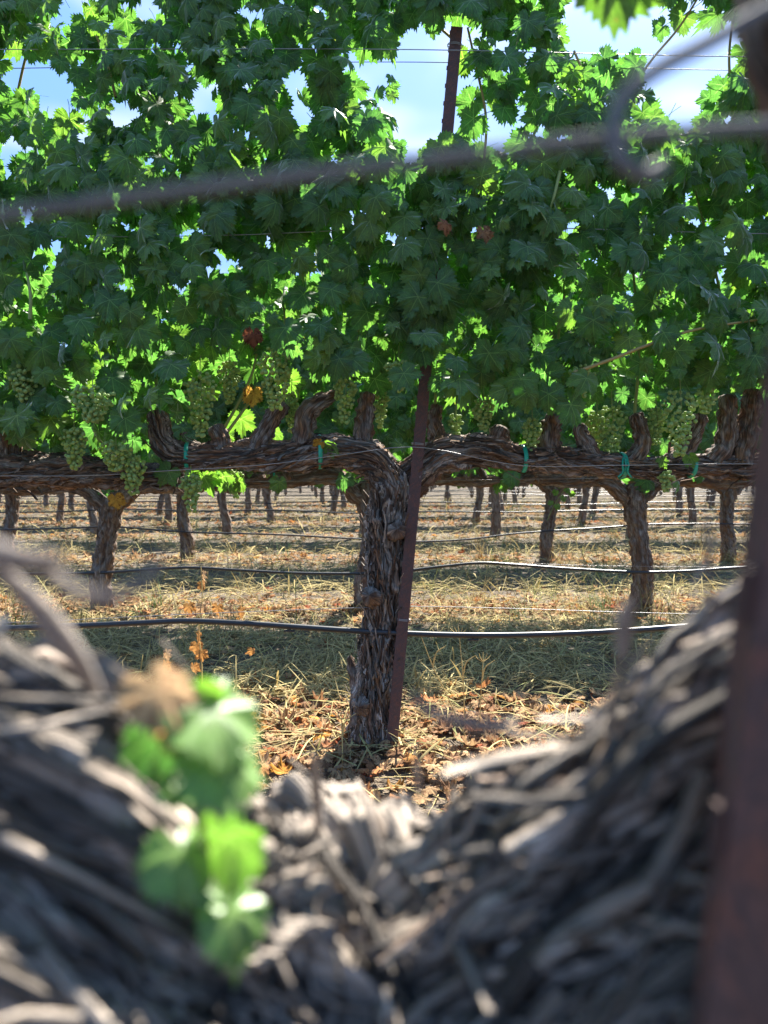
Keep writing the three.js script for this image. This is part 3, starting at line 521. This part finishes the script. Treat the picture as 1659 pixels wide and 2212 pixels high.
{
  reseed(500);
  for (let k = 0; k < 8600; k++) {
    const u = R(-520, 2180), b = bottom(u), v = R(-130, b), gap = n3(u / 95, v / 80, 4.2) * 0.6 + n3(u / 40, v / 40, 9.1) * 0.4, thin = lerp(0.38, 1, smooth(-0.5, 0.3, gap)) * (v > 470 ? 0.74 : 0.95);
    if (rnd() > thin) continue;
    const off = R(-1, 1) * lerp(0.16, 0.27, clamp(v / 500, 0, 1)), p = at(u, v, D1 + off);
    const s = (rnd() < 0.25 ? R(0.028, 0.048) : R(0.05, 0.086)) * (v < 330 ? 0.92 : 1);
    if (v + s * 450 > b + 25 && off < 0.1) { if (rnd() < 0.6) continue; }
    if (inHole(u, v, s * FOCAL / D1 * 0.62)) continue;
    if (off < 0.12 && BUNCH.some(([x, y, len, hw, dd, one]) => one && D1 + off < D1 + dd + 0.06 && Math.abs(u - x) < hw + s * 330 && v > y - 5 - s * 420 && v < y + len + s * 200)) continue;
    const f = off < 0.06 + 0.1 * gauss() ? 1 : -1;
    canopy.push({ p, off, s, m: pose(p, V(gauss() * 0.8, 0.4 + gauss() * 0.65, f + gauss() * 0.5), V(gauss() * 0.8, -1, gauss() * 0.4), s), u, v });
  }
  for (let k = 0; k < 46; k++) {   // leaves in front of the stake
    const v = R(300, 770), u = 842 + (1640 - v) * 0.0917 + gauss() * 26, off = R(-0.24, -0.1), p = at(u, v, D1 + off), s = R(0.045, 0.08);
    canopy.push({ p, off, s, m: pose(p, V(gauss() * 0.7, 0.4 + gauss() * 0.5, 1 + gauss() * 0.4), V(gauss() * 0.7, -1, gauss() * 0.4), s), u, v });
  }
  const shoots = [];   // leafy shoot tips that stand out against the sky
  const shootList = [[[1540, -60], [1470, 55], [1400, 140], [1345, 235], [1320, 330]], [[870, 10], [930, 45], [985, 90]], [[1010, 60], [1030, 150], [1050, 260], [1040, 400]], [[1590, 0], [1575, 120], [1585, 260]], [[60, -20], [90, 40], [60, 110], [30, 240]], [[1240, 110], [1265, 170], [1290, 240]], [[200, 60], [230, 130], [250, 210]]];
  shootList.forEach((list, i) => {
    const d = D1 + R(-0.15, 0.12), pts = list.map(([u, v]) => at(u, v, d)), c = new THREE.CatmullRomCurve3(pts); shoots.push([pts, i]);
    const n = Math.round(c.getLength() / 0.045);
    for (let k = 0; k < n; k++) {
      const t = (k + 0.5) / n, q = c.getPointAt(t), side = k % 2 ? 1 : -1, s = R(0.045, 0.08), p = q.clone().add(V(side * R(0.02, 0.07), R(-0.03, 0.03), R(-0.06, 0.06))), [u, v] = project(p);
      if (inHole(u, v, -4)) continue;
      canopy.push({ p, off: p.z * -1 - D1, s, m: pose(p, V(gauss() * 0.6, 0.3 + gauss() * 0.4, (rnd() < 0.5 ? 1 : -1) + gauss() * 0.4), V(side * 0.8 + gauss() * 0.3, -0.7, 0), s), u, v });
    }
  });
  for (const [pts] of shoots) part('cane', tube(pts, (t) => lerp(0.0035, 0.005, t), 24, 6), caneMat, vineAt(pts[0].x));
  const inView = canopy.filter((l) => l.u > -20 && l.u < 1680 && l.v > -20).sort((a, b) => a.off - b.off), count = { [vine1.name]: 0, [vineL.name]: 0, [vineR.name]: 0 }, MOST = { [vine1.name]: 300, [vineL.name]: 130, [vineR.name]: 110 };
  for (const l of inView) { const o = vineAt(l.p.x); if (count[o.name] < MOST[o.name]) { count[o.name]++; l.done = 1; leafMesh(l.m, pick(LEAVES), pick([LEAF[0], LEAF[0], LEAF[1], LEAF[1], LEAF[2], LEAF[2], LEAF[3], LEAF[4]].slice(0, rnd() < 0.6 ? 7 : 8)), o); } }
  for (const o of [vine1, vineL, vineR]) { const lists = LEAVES.map(() => []); for (const l of canopy) if (!l.done && vineAt(l.p.x) === o) lists[Math.floor(rnd() * LEAVES.length)].push([l.m, leafTint()]); lists.forEach((l, i) => swarm('foliage', LEAVES[i], leafAny, l, o)); }
  // green shoots that rise from the spurs
  const canes = [[[478, 935, 0.03], [520, 860, 0.03], [548, 795, 0.02], [560, 700, 0.05]], [[490, 935, 0.03], [545, 860, 0.04], [580, 815, 0.03], [600, 720, 0.06]], [[612, 868, 0], [618, 780, -0.06], [612, 640, 0.02]], [[735, 848, 0], [765, 760, -0.02], [790, 600, 0]], [[938, 890, 0.06], [945, 800, 0.05], [950, 650, 0.05], [990, 400, 0]], [[1194, 893, 0], [1200, 780, 0], [1230, 560, 0]], [[1371, 892, 0], [1380, 760, 0], [1360, 500, 0]], [[1510, 893, 0], [1560, 700, 0.05], [1500, 400, 0]], [[1240, 805, -0.2], [1310, 780, -0.22], [1400, 745, -0.22], [1490, 715, -0.23], [1640, 690, -0.2]], [[65, 690, -0.27], [66, 640, -0.27], [58, 590, -0.25]], [[15, 895, 0], [30, 760, 0], [20, 500, 0]], [[345, 890, 0], [330, 700, 0.05], [370, 450, 0]], [[1210, 370, -0.2], [1195, 430, -0.22], [1180, 480, -0.2]]];
  for (const c of canes) { const pts = c.map(([u, v, dd]) => at(u, v, D1 + dd)); part('cane', tube(pts, (t) => lerp(0.0058, 0.0036, t), 20, 7), c.length === 5 ? caneMat : stemMat, vineAt(pts[0].x)); }
}
// single leaves that the photograph picks out: beside the cordon, hanging under it, turned colours
const spot = (u, v, dd, s, n, tip, mat, k) => { const p = at(u, v, D1 + dd); leafMesh(pose(p, V(...n), V(...tip), s), LEAVES[k], mat, vineAt(p.x)); };
spot(712, 962, -0.06, 0.045, [0.2, 0.7, -0.8], [0.8, -0.3, 0], LEAF[3], 1); spot(690, 955, -0.06, 0.028, [0.2, 0.7, -0.8], [-0.5, -0.3, 0], ochreLeaf, 2);
spot(365, 1020, -0.05, 0.06, [0, 0.2, 1], [-0.3, -0.5, 0], LEAF[1], 0); spot(440, 1030, 0.05, 0.075, [0, 0.5, -1], [0.2, -0.6, 0], LEAF[3], 3); spot(480, 1030, 0.06, 0.07, [0.3, 0.5, -1], [0.5, -0.5, 0], LEAF[1], 4); spot(515, 1040, 0.08, 0.05, [0.3, 0.3, -1], [0.5, -0.8, 0], LEAF[3], 5);
spot(250, 1078, -0.05, 0.04, [0.2, 0.2, 1], [0.2, -1, 0], ochreLeaf, 6); spot(548, 722, -0.3, 0.042, [0.3, 0.3, 1], [0.1, -1, 0], redLeaf, 2); spot(1045, 500, -0.28, 0.038, [0.3, 0.3, 1], [0.3, -1, 0], DRY[3], 6); spot(960, 482, -0.28, 0.038, [0.5, 0.6, 1], [1, -0.2, 0], DRY[1], 7);
 spot(548, 850, 0.02, 0.05, [0, 0.2, -1], [0, -1, 0], ochreLeaf, 1); spot(1430, 995, -0.08, 0.03, [0, 0.6, 1], [0.3, -0.6, 0], LEAF[3], 3); spot(1490, 988, -0.08, 0.035, [0.2, 0.6, -1], [0.3, -0.6, 0], LEAF[3], 1);
spot(625, 825, 0.12, 0.07, [0.2, 0.3, -1], [0.6, -0.9, 0], LEAF[3], 3); spot(520, 905, 0.16, 0.07, [-0.1, 0.3, -1], [0, -0.9, 0], LEAF[3], 0); spot(590, 935, 0.18, 0.06, [0.3, 0.4, -1], [0.3, -0.9, 0], LEAF[1], 2); spot(490, 940, 0.2, 0.06, [0.3, 0.3, -1], [-0.4, -0.9, 0], LEAF[3], 5);

{
  const own = {};
  BUNCH.forEach(([u, v, len, hw, dd, single_], i) => {
    const p = at(u, v, D1 + dd), o = vineAt(p.x), g = new THREE.Group(); g.name = 'grape_bunch'; g.position.copy(p).sub(o.position); o.add(g);
    const L = px(len), W = px(hw) * 1.12, r = 0.0068, n = Math.round(clamp(L * W / (r * r) * 0.8, 26, 140)), pts = bunchPoints(600 + i, L, W, n, r), rest = [];
    reseed(700 + i);
    pts.sort((a, b) => b.z - a.z).forEach((q) => {
      const k = r * R(0.72, 1.12);
      own[o.name] = own[o.name] ?? 0;
      if (single_ && q.z > -0.008 && own[o.name] < 300) { own[o.name]++; const b = new THREE.Mesh(berryGeo, rnd() < 0.5 ? berryMat : berryMat2); b.name = 'berry'; b.position.copy(q); b.scale.setScalar(k); g.add(b); }
      else rest.push([new THREE.Matrix4().makeScale(k, k, k).setPosition(q)]);
    });
    const st = new THREE.Mesh(tube([V(0, 0.05, -0.01), V(0, 0, 0), V(0.004, -L * 0.4, 0), V(0, -L * 0.85, 0)], 0.0016, 10, 5), stemMat); st.name = 'stem'; g.add(st);
    if (rest.length) { const m = new THREE.InstancedMesh(berryGeo, berryMat2, rest.length); rest.forEach(([x], j) => m.setMatrixAt(j, x)); m.name = 'berries'; m.userData.kind = 'stuff'; g.add(m); }
  });
}

// green tape ties round the cordons
function tie(u, v, d, h, label, bow) {
  const c = at(u, v, d), o = thing('tape_tie', label, 'plant tie', c, 'green tape ties on the cordons'), r = h / FOCAL * d / 2 * 1.14;
  const ring = new THREE.TorusGeometry(r, 0.004, 6, 28); ring.scale(1, 1, 2.0); ring.rotateY(Math.PI / 2 + 0.15);
  part('band', ring, tieMat, o, false);
  if (bow) for (const s of [-1, 1]) { const e = tube([V(s * 0.004, r * 0.6, r * 0.8), V(s * 0.01, r * 0.1, r * 1.15), V(s * 0.008, -r * 0.5, r * 1.1), V(s * 0.022, -r * 0.9, r)], 0.0035, 14, 4); e.scale(1, 1, 1); part('loose_end', e, tieMat, o, false); }
}
tie(690, 976, D1, 62, 'green tape tie round the left cordon near a yellow leaf', 0); tie(405, 987, D1, 52, 'green tape tie at the far end of the left cordon', 0); tie(1127, 992, D1, 52, 'green tape tie on the right cordon beside the hump', 0); tie(1341, 1006, D1, 48, 'green tape tie knotted with a loose bow on the right cordon', 1); tie(1490, 1006, D1, 42, 'small green tape tie near the foreground post', 0); tie(1104, 1032, 5.0, 34, 'green tape tie on the second row cordon under the right arm', 0); tie(592, 1030, 5.0, 34, 'green tape tie on the second row cordon under the left arm', 0);

// the rusty stake beside the trunk
function stake(a, b, w, label, name, clips = []) {
  const len = a.distanceTo(b), o = thing(name, label, 'post', a.clone());
  const sh = new THREE.Shape(); sh.moveTo(-w / 2, -0.003); sh.lineTo(w / 2, -0.003); sh.lineTo(w / 2, 0.003); sh.lineTo(0.004, 0.004); sh.lineTo(0.004, -0.001); sh.lineTo(0.004, 0.034); sh.lineTo(-0.003, 0.034); sh.lineTo(-0.003, 0.004); sh.lineTo(-w / 2, 0.003); sh.closePath();
  const s2 = new THREE.Shape([[-w / 2, 0], [w / 2, 0], [w / 2, -0.005], [0.0035, -0.006], [0.0035, -0.036], [-0.0035, -0.036], [-0.0035, -0.006], [-w / 2, -0.005]].map(([x, y]) => new THREE.Vector2(x, y)));
  const g = new THREE.ExtrudeGeometry(s2, { depth: len, steps: 1, bevelEnabled: true, bevelSize: 0.0008, bevelThickness: 0.0008, bevelSegments: 1 });
  const uv = g.attributes.uv; for (let i = 0; i < uv.count; i++) uv.setXY(i, uv.getX(i) * 6, uv.getY(i) * 6);
  const m = part('stake', g, rustMat, o, false);
  const dir = b.clone().sub(a).normalize(); _z.copy(dir); _y.copy(V(0, 0, 1)).addScaledVector(dir, -dir.z).normalize(); _x.crossVectors(_y, _z);
  m.quaternion.setFromRotationMatrix(new THREE.Matrix4().makeBasis(_x, _y, _z));
  for (let k = 0; k < len / 0.055; k++) {        // studs along the edge
    const s = new THREE.BoxGeometry(0.004, 0.004, 0.012); s.translate(w / 2 + 0.0015, -0.002, 0.03 + k * 0.055); const q = new THREE.Mesh(s, rustMat); q.name = 'stud'; q.quaternion.copy(m.quaternion); o.add(q);
  }
  for (const k of clips) { const c = new THREE.TorusGeometry(0.024, 0.0013, 5, 20); c.scale(1, 0.75, 1); c.translate(0, -0.014, 0); for (const z of [0, 0.004]) { const q = new THREE.Mesh(c, wireMat); q.name = 'wire_clip'; q.position.copy(dir).multiplyScalar(k + z); q.quaternion.copy(m.quaternion); o.add(q); } }
  return o;
}
const bottomPost = at(842, 1640, 2.43); bottomPost.y = -0.05;
stake(bottomPost, at(987, 58, 2.43), 0.036, 'rusty brown steel stake leaning beside the nearest trunk', 'trellis_post', [0.5, 1.085, 2.36]);

// weeds and dry grass stems
function stalk(list, d, label, head = true, mat = stalkMat) {
  const pts = list.map(([u, v]) => at(u, v, d)), base = pts[0].clone(); base.y = 0; pts[0].y = -0.01;
  const o = thing('dry_grass_stem', label, 'grass stem', base, 'dry grass stems between the rows');
  part('stem', tube(pts, (t) => lerp(0.0026, 0.0012, t), 16, 5), mat, o);
  const tip = pts[pts.length - 1], dir = tip.clone().sub(pts[pts.length - 2]).normalize();
  if (head) for (let k = 0; k < 5; k++) { const e = tip.clone().addScaledVector(dir, 0.035).add(V((k - 2) * 0.014, -Math.abs(k - 2) * 0.006, R(-0.012, 0.012))); part('spikelet', tube([tip, tip.clone().lerp(e, 0.6).add(V((k - 2) * 0.002, 0, 0)), e], 0.0011, 5, 4), mat, o); }
  const q = pts[Math.floor(pts.length / 2)]; part('blade', tube([q, q.clone().add(V(0.012, 0.05, 0.004)), q.clone().add(V(0.045, 0.075, 0.006))], (t) => lerp(0.0032, 0.0008, t), 8, 4), mat, o);
}
reseed(800);
stalk([[1015, 1612], [960, 1490], [935, 1440], [908, 1370]], 2.52, 'dry straw grass stem leaning across the foot of the rusty stake', false);
stalk([[1005, 1610], [1003, 1530], [1000, 1460], [992, 1372]], 2.55, 'tall upright dry grass stem with a forked head near the stake');
stalk([[1035, 1600], [1038, 1520], [1041, 1470], [1043, 1430]], 2.6, 'shorter upright dry grass stem with a small forked head');
stalk([[740, 1700], [740, 1630], [739, 1590], [738, 1555]], 2.3, 'small pale grass stem in front of the trunk foot');
stalk([[1140, 1300], [1105, 1270], [1075, 1243]], 4.5, 'bent dry stalk leaning over the orange leaf litter');
stalk([[1240, 1320], [1200, 1280], [1155, 1252]], 4.3, 'long dry stalk lying slantwise over the lit straw', false);
stalk([[1265, 1305], [1245, 1280], [1222, 1255]], 4.4, 'short dry stalk slanting above the orange litter', false);
stalk([[640, 1310], [637, 1275], [628, 1245]], 4.4, 'green yellow grass stem left of the nearest trunk', true, greenMat);
stalk([[345, 1400], [343, 1340], [336, 1265]], 3.7, 'dry grass stem behind the hose, left of the dangling dead leaves');
stalk([[405, 1390], [385, 1340], [372, 1280]], 3.7, 'dry grass stem leaning away from the dangling dead leaves', false);
stalk([[660, 1330], [612, 1290], [580, 1255]], 4.2, 'slanting dry stalk between the dead weed and the nearest trunk');
{ // dead weed with curled leaves
  reseed(820);
  const d = 2.62, base = at(437, 1640, d); base.y = 0;
  const o = thing('dead_weed', 'dead upright weed with dangling curled orange leaves beside the hose', 'weed', base);
  const pts = [base.clone(), at(436, 1440, d), at(430, 1360, d), at(437, 1290, d), at(434, 1222, d)];
  part('stem', tube(pts, (t) => lerp(0.0035, 0.0015, t), 20, 6), stalkMat, o);
  const arc = [at(437, 1300, d), at(470, 1280, d), at(520, 1290, d), at(565, 1330, d)]; part('side_stem', tube(arc, 0.0015, 14, 5), stalkMat, o);
  for (const [u, v, s, k] of [[440, 1240, 0.03, 0], [436, 1262, 0.03, 2], [430, 1372, 0.038, 2], [424, 1395, 0.038, 2], [436, 1412, 0.036, 2], [418, 1440, 0.034, 2], [362, 1410, 0.034, 0], [356, 1435, 0.036, 2], [408, 1310, 0.036, 2], [440, 1312, 0.034, 0], [470, 1312, 0.036, 2], [495, 1315, 0.032, 0], [522, 1318, 0.036, 2], [545, 1405, 0.024, 2]]) {
    const p = at(u, v, d + R(-0.03, 0.03)); leafMesh(pose(p, V(R(-0.7, 0.7), 0.2, R(0.3, 1)), V(R(-0.2, 0.2), -1, 0), s * 0.9), pick(DRYLEAVES), DRY[k], o);
  }
}
{ // a leafy sucker on a third-row trunk
  reseed(825); const d = 7.55, b = at(1196, 1120, d), o = thing('vine_shoot', 'small bright green shoot growing out of a third-row trunk', 'shoot', b);
  part('stem', tube([at(1182, 1125, d), at(1195, 1095, d), at(1212, 1068, d), at(1225, 1050, d)], 0.004, 12, 5), stemMat, o);
  for (const [u, v] of [[1190, 1085], [1205, 1092], [1200, 1062], [1218, 1075], [1226, 1055], [1235, 1066], [1210, 1048]]) leafMesh(pose(at(u, v, d + R(-0.06, 0.06)), V(gauss() * 0.5, 0.5, rnd() < 0.5 ? 1 : -1), V(gauss(), -1, 0), R(0.035, 0.055)), pick(LEAVES), LEAF[3], o);
}
{ // green tufts
  reseed(830);
  for (const [u, v, d, n, h, label] of [[335, 1235, 4.95, 16, 0.14, 'green grass tuft beside the left trunk of the second row'], [300, 1255, 4.7, 14, 0.1, 'low green tuft under the second row hose'], [1290, 1245, 4.9, 26, 0.13, 'bright green grass tuft at the right trunk of the second row'], [1300, 1190, 6.6, 14, 0.24, 'tall green weed in the sun behind the second row'], [940, 1330, 3.9, 9, 0.1, 'small green blades right of the rusty stake'], [160, 1255, 4.7, 12, 0.09, 'low green tuft at the far left under the hose'], [1120, 1245, 4.7, 14, 0.1, 'sparse green tuft in the shade beyond the stake']]) {
    const b = at(u, v, d); b.y = 0; const o = thing('grass_tuft', label, 'grass', b, 'green tufts among the straw');
    for (let k = 0; k < n; k++) { const x = gauss() * 0.06, z = gauss() * 0.05, a = gauss() * 0.08, c = gauss() * 0.06, q = h * R(0.5, 1.1); part('blade', tube([V(x, -0.01, z), V(x + a * 0.4, q * 0.6, z + c * 0.4), V(x + a, q, z + c)], (t) => lerp(0.0032, 0.0006, t), 6, 4), greenMat, o, false); }
  }
}

// ------------------------------------------------------------------ the foreground, out of focus: the vine that the camera looks over
const W0 = thing('grapevine', 'blurred foreground grapevine head of peeling grey bark, forking like a V', 'grapevine', V(0, 0, -0.3), 'foreground');
delete W0.userData.group;
{
  const L4 = (list) => list.map(([u, v, d, r]) => [at(u, v, d), r]);
  const head = limb([[V(-0.01, -0.03, -0.30), 0.09], [V(-0.02, 0.3, -0.30), 0.07], [V(-0.015, 0.55, -0.285), 0.078], [V(-0.012, 0.68, -0.275), 0.1], [V(-0.01, 0.748, -0.27), 0.102], [V(-0.008, 0.786, -0.268), 0.085]], { seg: 260, rad: 150, fiberW: 0.009, fiberL: 0.06, amp: 0.010, lump: 0.2, lumpL: 0.06, grey: 0.95, off: 71, twist: 1, capB: 0.75 });
  const left = limb(L4([[760, 2600, 0.255, 0.045], [560, 2350, 0.245, 0.05], [330, 2120, 0.24, 0.05], [100, 1920, 0.235, 0.049], [-150, 1760, 0.235, 0.048], [-600, 1560, 0.245, 0.046], [-1300, 1420, 0.265, 0.045], [-2600, 1330, 0.3, 0.04]]), { seg: 320, rad: 120, fiberW: 0.0068, fiberL: 0.18, amp: 0.011, lump: 0.15, lumpL: 0.08, grey: 0.95, off: 81, twist: 2 });
  const right = limb(L4([[800, 2600, 0.26, 0.045], [1000, 2320, 0.25, 0.05], [1240, 2090, 0.245, 0.05], [1480, 1880, 0.24, 0.048], [1730, 1650, 0.24, 0.047], [2000, 1480, 0.25, 0.046], [2600, 1370, 0.27, 0.045], [3800, 1320, 0.3, 0.04]]), { seg: 320, rad: 120, fiberW: 0.0068, fiberL: 0.18, amp: 0.011, lump: 0.15, lumpL: 0.08, grey: 0.95, off: 91, twist: -2 });
  const burl = limb([[V(-0.05, 0.66, -0.38), 0.05], [V(-0.02, 0.705, -0.33), 0.068], [V(0.008, 0.7, -0.27), 0.078], [V(0.018, 0.65, -0.21), 0.07], [V(0.02, 0.55, -0.185), 0.06], [V(0.01, 0.42, -0.2), 0.05]], { seg: 160, rad: 120, fiberW: 0.008, fiberL: 0.12, amp: 0.012, lump: 0.24, lumpL: 0.05, grey: 0.95, off: 75, twist: 1.5 });
  part('trunk', head.geo, barkMat, W0); part('burl', burl.geo, barkMat, W0); part('cordon', left.geo, barkMat, W0); part('cordon', right.geo, barkMat, W0);
  const spur = limb(L4([[2500, 1330, 0.28, 0.034], [2420, 900, 0.27, 0.03], [2160, 480, 0.25, 0.022], [1870, 270, 0.24, 0.02], [1800, 100, 0.24, 0.02], [1805, -200, 0.24, 0.018]]), { seg: 120, rad: 60, fiberW: 0.008, fiberL: 0.04, amp: 0.006, lump: 0.3, lumpL: 0.05, off: 97, twist: 2, tone: 0.7 });  // lower tone paints the backlit shade of this spur into its bark colour
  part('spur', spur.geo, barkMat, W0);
  reseed(900);
  const rest = [];
  const hl = head.length;
  for (let k = 0; k < 1250; k++) {
    const which = rnd(), L = which < 0.08 ? head : which < 0.5 ? burl : which < 0.66 ? left : right, s0 = L === head ? R(hl - 0.22, hl - 0.005) : L === burl ? R(0.06, 0.24) : R(0.02, 0.32), big = rnd() < 0.35, up = rnd() < (L === burl || L === head ? 0.12 : 0.25);
    let ang = R(0, TAU); for (let t = 0; t < 6 && (L.surf(s0, ang, 0).out.z < -0.25 || L.surf(s0, ang, 0).out.y < -0.5); t++) ang = R(0, TAU);
    const g = strip(L, s0, ang, big ? R(0.09, 0.2) : R(0.035, 0.11), big ? R(0.004, 0.009) : R(0.0018, 0.004), up ? R(0.002, 0.02) : R(0, 0.006), up ? R(0.01, 0.03) : R(0, 0.008), 0.0013, rnd() < 0.4 ? R(1.25, 1.75) : R(0.35, 0.95));
    if (k < 110) part('bark_strip', g, barkMat, W0); else rest.push(g);
  }
  part('loose_bark', mergeGeometries(rest), barkMat, W0).userData.kind = 'stuff';
  // long curls of bark that stand off the left arm, and one over the notch
  for (const [list, w] of [[[[-160, 1190, 0.15], [-20, 1195, 0.145], [70, 1212, 0.14], [140, 1208, 0.14]], 0.0028], [[[70, 1195, 0.15], [135, 1262, 0.145], [215, 1290, 0.14], [290, 1272, 0.14], [350, 1205, 0.145]], 0.0016], [[[0, 1230, 0.17], [80, 1310, 0.17], [150, 1400, 0.17], [215, 1500, 0.18]], 0.0026], [[[885, 1500, 0.17], [915, 1530, 0.17], [980, 1555, 0.17], [1060, 1570, 0.18], [1120, 1560, 0.2]], 0.0016], [[[1345, 1420, 0.2], [1352, 1330, 0.2], [1370, 1290, 0.2]], 0.0024], [[[690, 1800, 0.26], [682, 1690, 0.255], [678, 1615, 0.25]], 0.0018], [[[905, 1720, 0.28], [900, 1625, 0.28]], 0.0016]]) {
    const g = tube(list.map((a) => at(...a)), (t) => w * (0.4 + Math.sin(Math.PI * clamp(t * 0.9 + 0.08, 0, 1)) * 0.7), 20, 6), n = g.attributes.position.count, col = []; for (let i = 0; i < n; i++) col.push(0.6, 0.54, 0.5);
    g.setAttribute('color', new THREE.Float32BufferAttribute(col, 3)); part('bark_curl', g, curlMat, W0);
  }
  // a young shoot with small leaves in front of the left arm
  const stem = [at(400, 1450, 0.205), at(420, 1600, 0.2), at(430, 1760, 0.2), at(470, 1960, 0.205)]; part('young_shoot', tube(stem, 0.0012, 18, 6), stemMat, W0);
  for (const [u, v, d, s, n, tip, mat, k] of [[460, 1530, 0.2, 0.021, [0.45, 0.87, 0.3], [0.5, -0.6, 0.7], youngLeaf, 0], [480, 1640, 0.195, 0.018, [0.42, 0.87, 0.35], [0.5, -0.7, 0.6], youngLeaf, 1], [345, 1590, 0.205, 0.014, [-0.2, 0.2, -1], [-0.3, -1, 0], LEAF[0], 2], [345, 1485, 0.195, 0.015, [0.3, 0.8, 0.5], [0.4, -1, 0], DRY[0], 5], [385, 1570, 0.2, 0.01, [0.3, 0.8, 0.4], [0.4, -1, 0], DRY[2], 3], [455, 1495, 0.205, 0.007, [0, 0.3, -1], [0, 1, 0], LEAF[3], 1], [385, 1700, 0.195, 0.008, [0.4, 0.87, 0.35], [0, -0.6, 0.6], youngLeaf, 4], [490, 1805, 0.2, 0.016, [0.3, 0.35, -1], [0.2, -1, 0], LEAF[1], 3], [390, 1840, 0.195, 0.015, [0.4, 0.87, 0.4], [0.3, -1, 0.5], youngLeaf, 6], [505, 1965, 0.195, 0.015, [0.42, 0.87, 0.35], [0.3, -1, 0.5], youngLeaf, 7]])
    leafMesh(pose(at(u, v, d), V(...n), V(...tip), s), ROUND[k % 4], mat, W0);
  // its own canopy, overhead and out of the picture; one leaf hangs in
  leafMesh(pose(at(1325, -62, 0.5), V(0.1, 0.3, -1), V(-0.05, -1, 0), 0.045), LEAVES[2], LEAF[3], W0);
  reseed(920); const lists = [[], [], []];
  for (let k = 0; k < 1250; k++) {
    const p = V(R(-1.0, 1.0), R(1.2, 2.3), -0.25 + R(-0.3, 0.3)), [u, v, z] = project(p), s = R(0.06, 0.1);
    if (z > 0.02 && v > -s * FOCAL / z - 60) continue;
    if (p.x > -0.6 && p.x < 0.45 && rnd() < 0.9) continue;
    lists[k % 3].push([pose(p, V(gauss() * 0.5, 0.5, gauss()), V(gauss() * 0.6, -1, gauss() * 0.3), s), leafTint()]);
  }
  lists.forEach((l, i) => swarm('foliage', LEAVES[i * 2], leafAny, l, W0));
}
single('foreground_wire', tube([[-1500, 660, 0.19], [-300, 510, 0.165], [0, 465, 0.16], [400, 412, 0.155], [900, 350, 0.15], [1330, 298, 0.15], [1700, 272, 0.155], [2600, 230, 0.17]].map((a) => at(...a)), 0.0015, 60, 10), rustWireMat, 'blurred rusty wire crossing the whole picture in the foreground', 'wire', V(0, 0, -0.21));
single('wire_hook', tube([[2100, -200, 0.17], [1680, 10, 0.16], [1530, 92, 0.155], [1420, 150, 0.152], [1352, 205, 0.15], [1325, 270, 0.147], [1328, 320, 0.146], [1352, 358, 0.145], [1395, 378, 0.147], [1430, 362, 0.15]].map((a) => at(...a)), 0.0017, 60, 10), rustWireMat, 'blurred hooked wire end looped around the foreground wire', 'wire', V(0.07, 0, -0.2));
{
  const a = at(1685, 2212, 0.165), b = at(1905, 560, 0.165), dir = b.clone().sub(a).normalize(), foot = a.clone().addScaledVector(dir, -(a.y + 0.05) / dir.y), top = a.clone().addScaledVector(dir, 0.9);
  stake(foot, top, 0.034, 'blurred dark rusty steel stake along the right edge of the foreground', 'trellis_post');
}

{ // a bent steel plate low beside the stake
  const o = thing('steel_bracket', 'blurred pale bent steel plate in the bottom right corner beside the stake', 'bracket', V(at(1400, 2180, 0.19).x, 0.5, -0.19));
  const slab = (a, b, w, th, n) => { const L = a.distanceTo(b), g = new THREE.BoxGeometry(L, w, th, 1, 1, 1), d = b.clone().sub(a).normalize(), z = n.clone().addScaledVector(d, -n.dot(d)).normalize(), y = z.clone().cross(d); g.applyMatrix4(new THREE.Matrix4().makeBasis(d, y, z).setPosition(a.clone().add(b).multiplyScalar(0.5))); return g; };
  part('plate', slab(at(1250, 2420, 0.175), at(1425, 2170, 0.185), 0.011, 0.002, V(-0.25, 0.85, 0.5)), plateMat, o);
  part('flange', slab(at(1458, 2130, 0.186), at(1475, 2420, 0.18), 0.008, 0.002, V(0.3, 0, 1)), rustMat, o);
}

// ------------------------------------------------------------------ finish
scene.traverse((o) => { if (o.isMesh) { o.castShadow = true; o.receiveShadow = true; } });
sun.castShadow = true;
renderer.render(scene, camera);
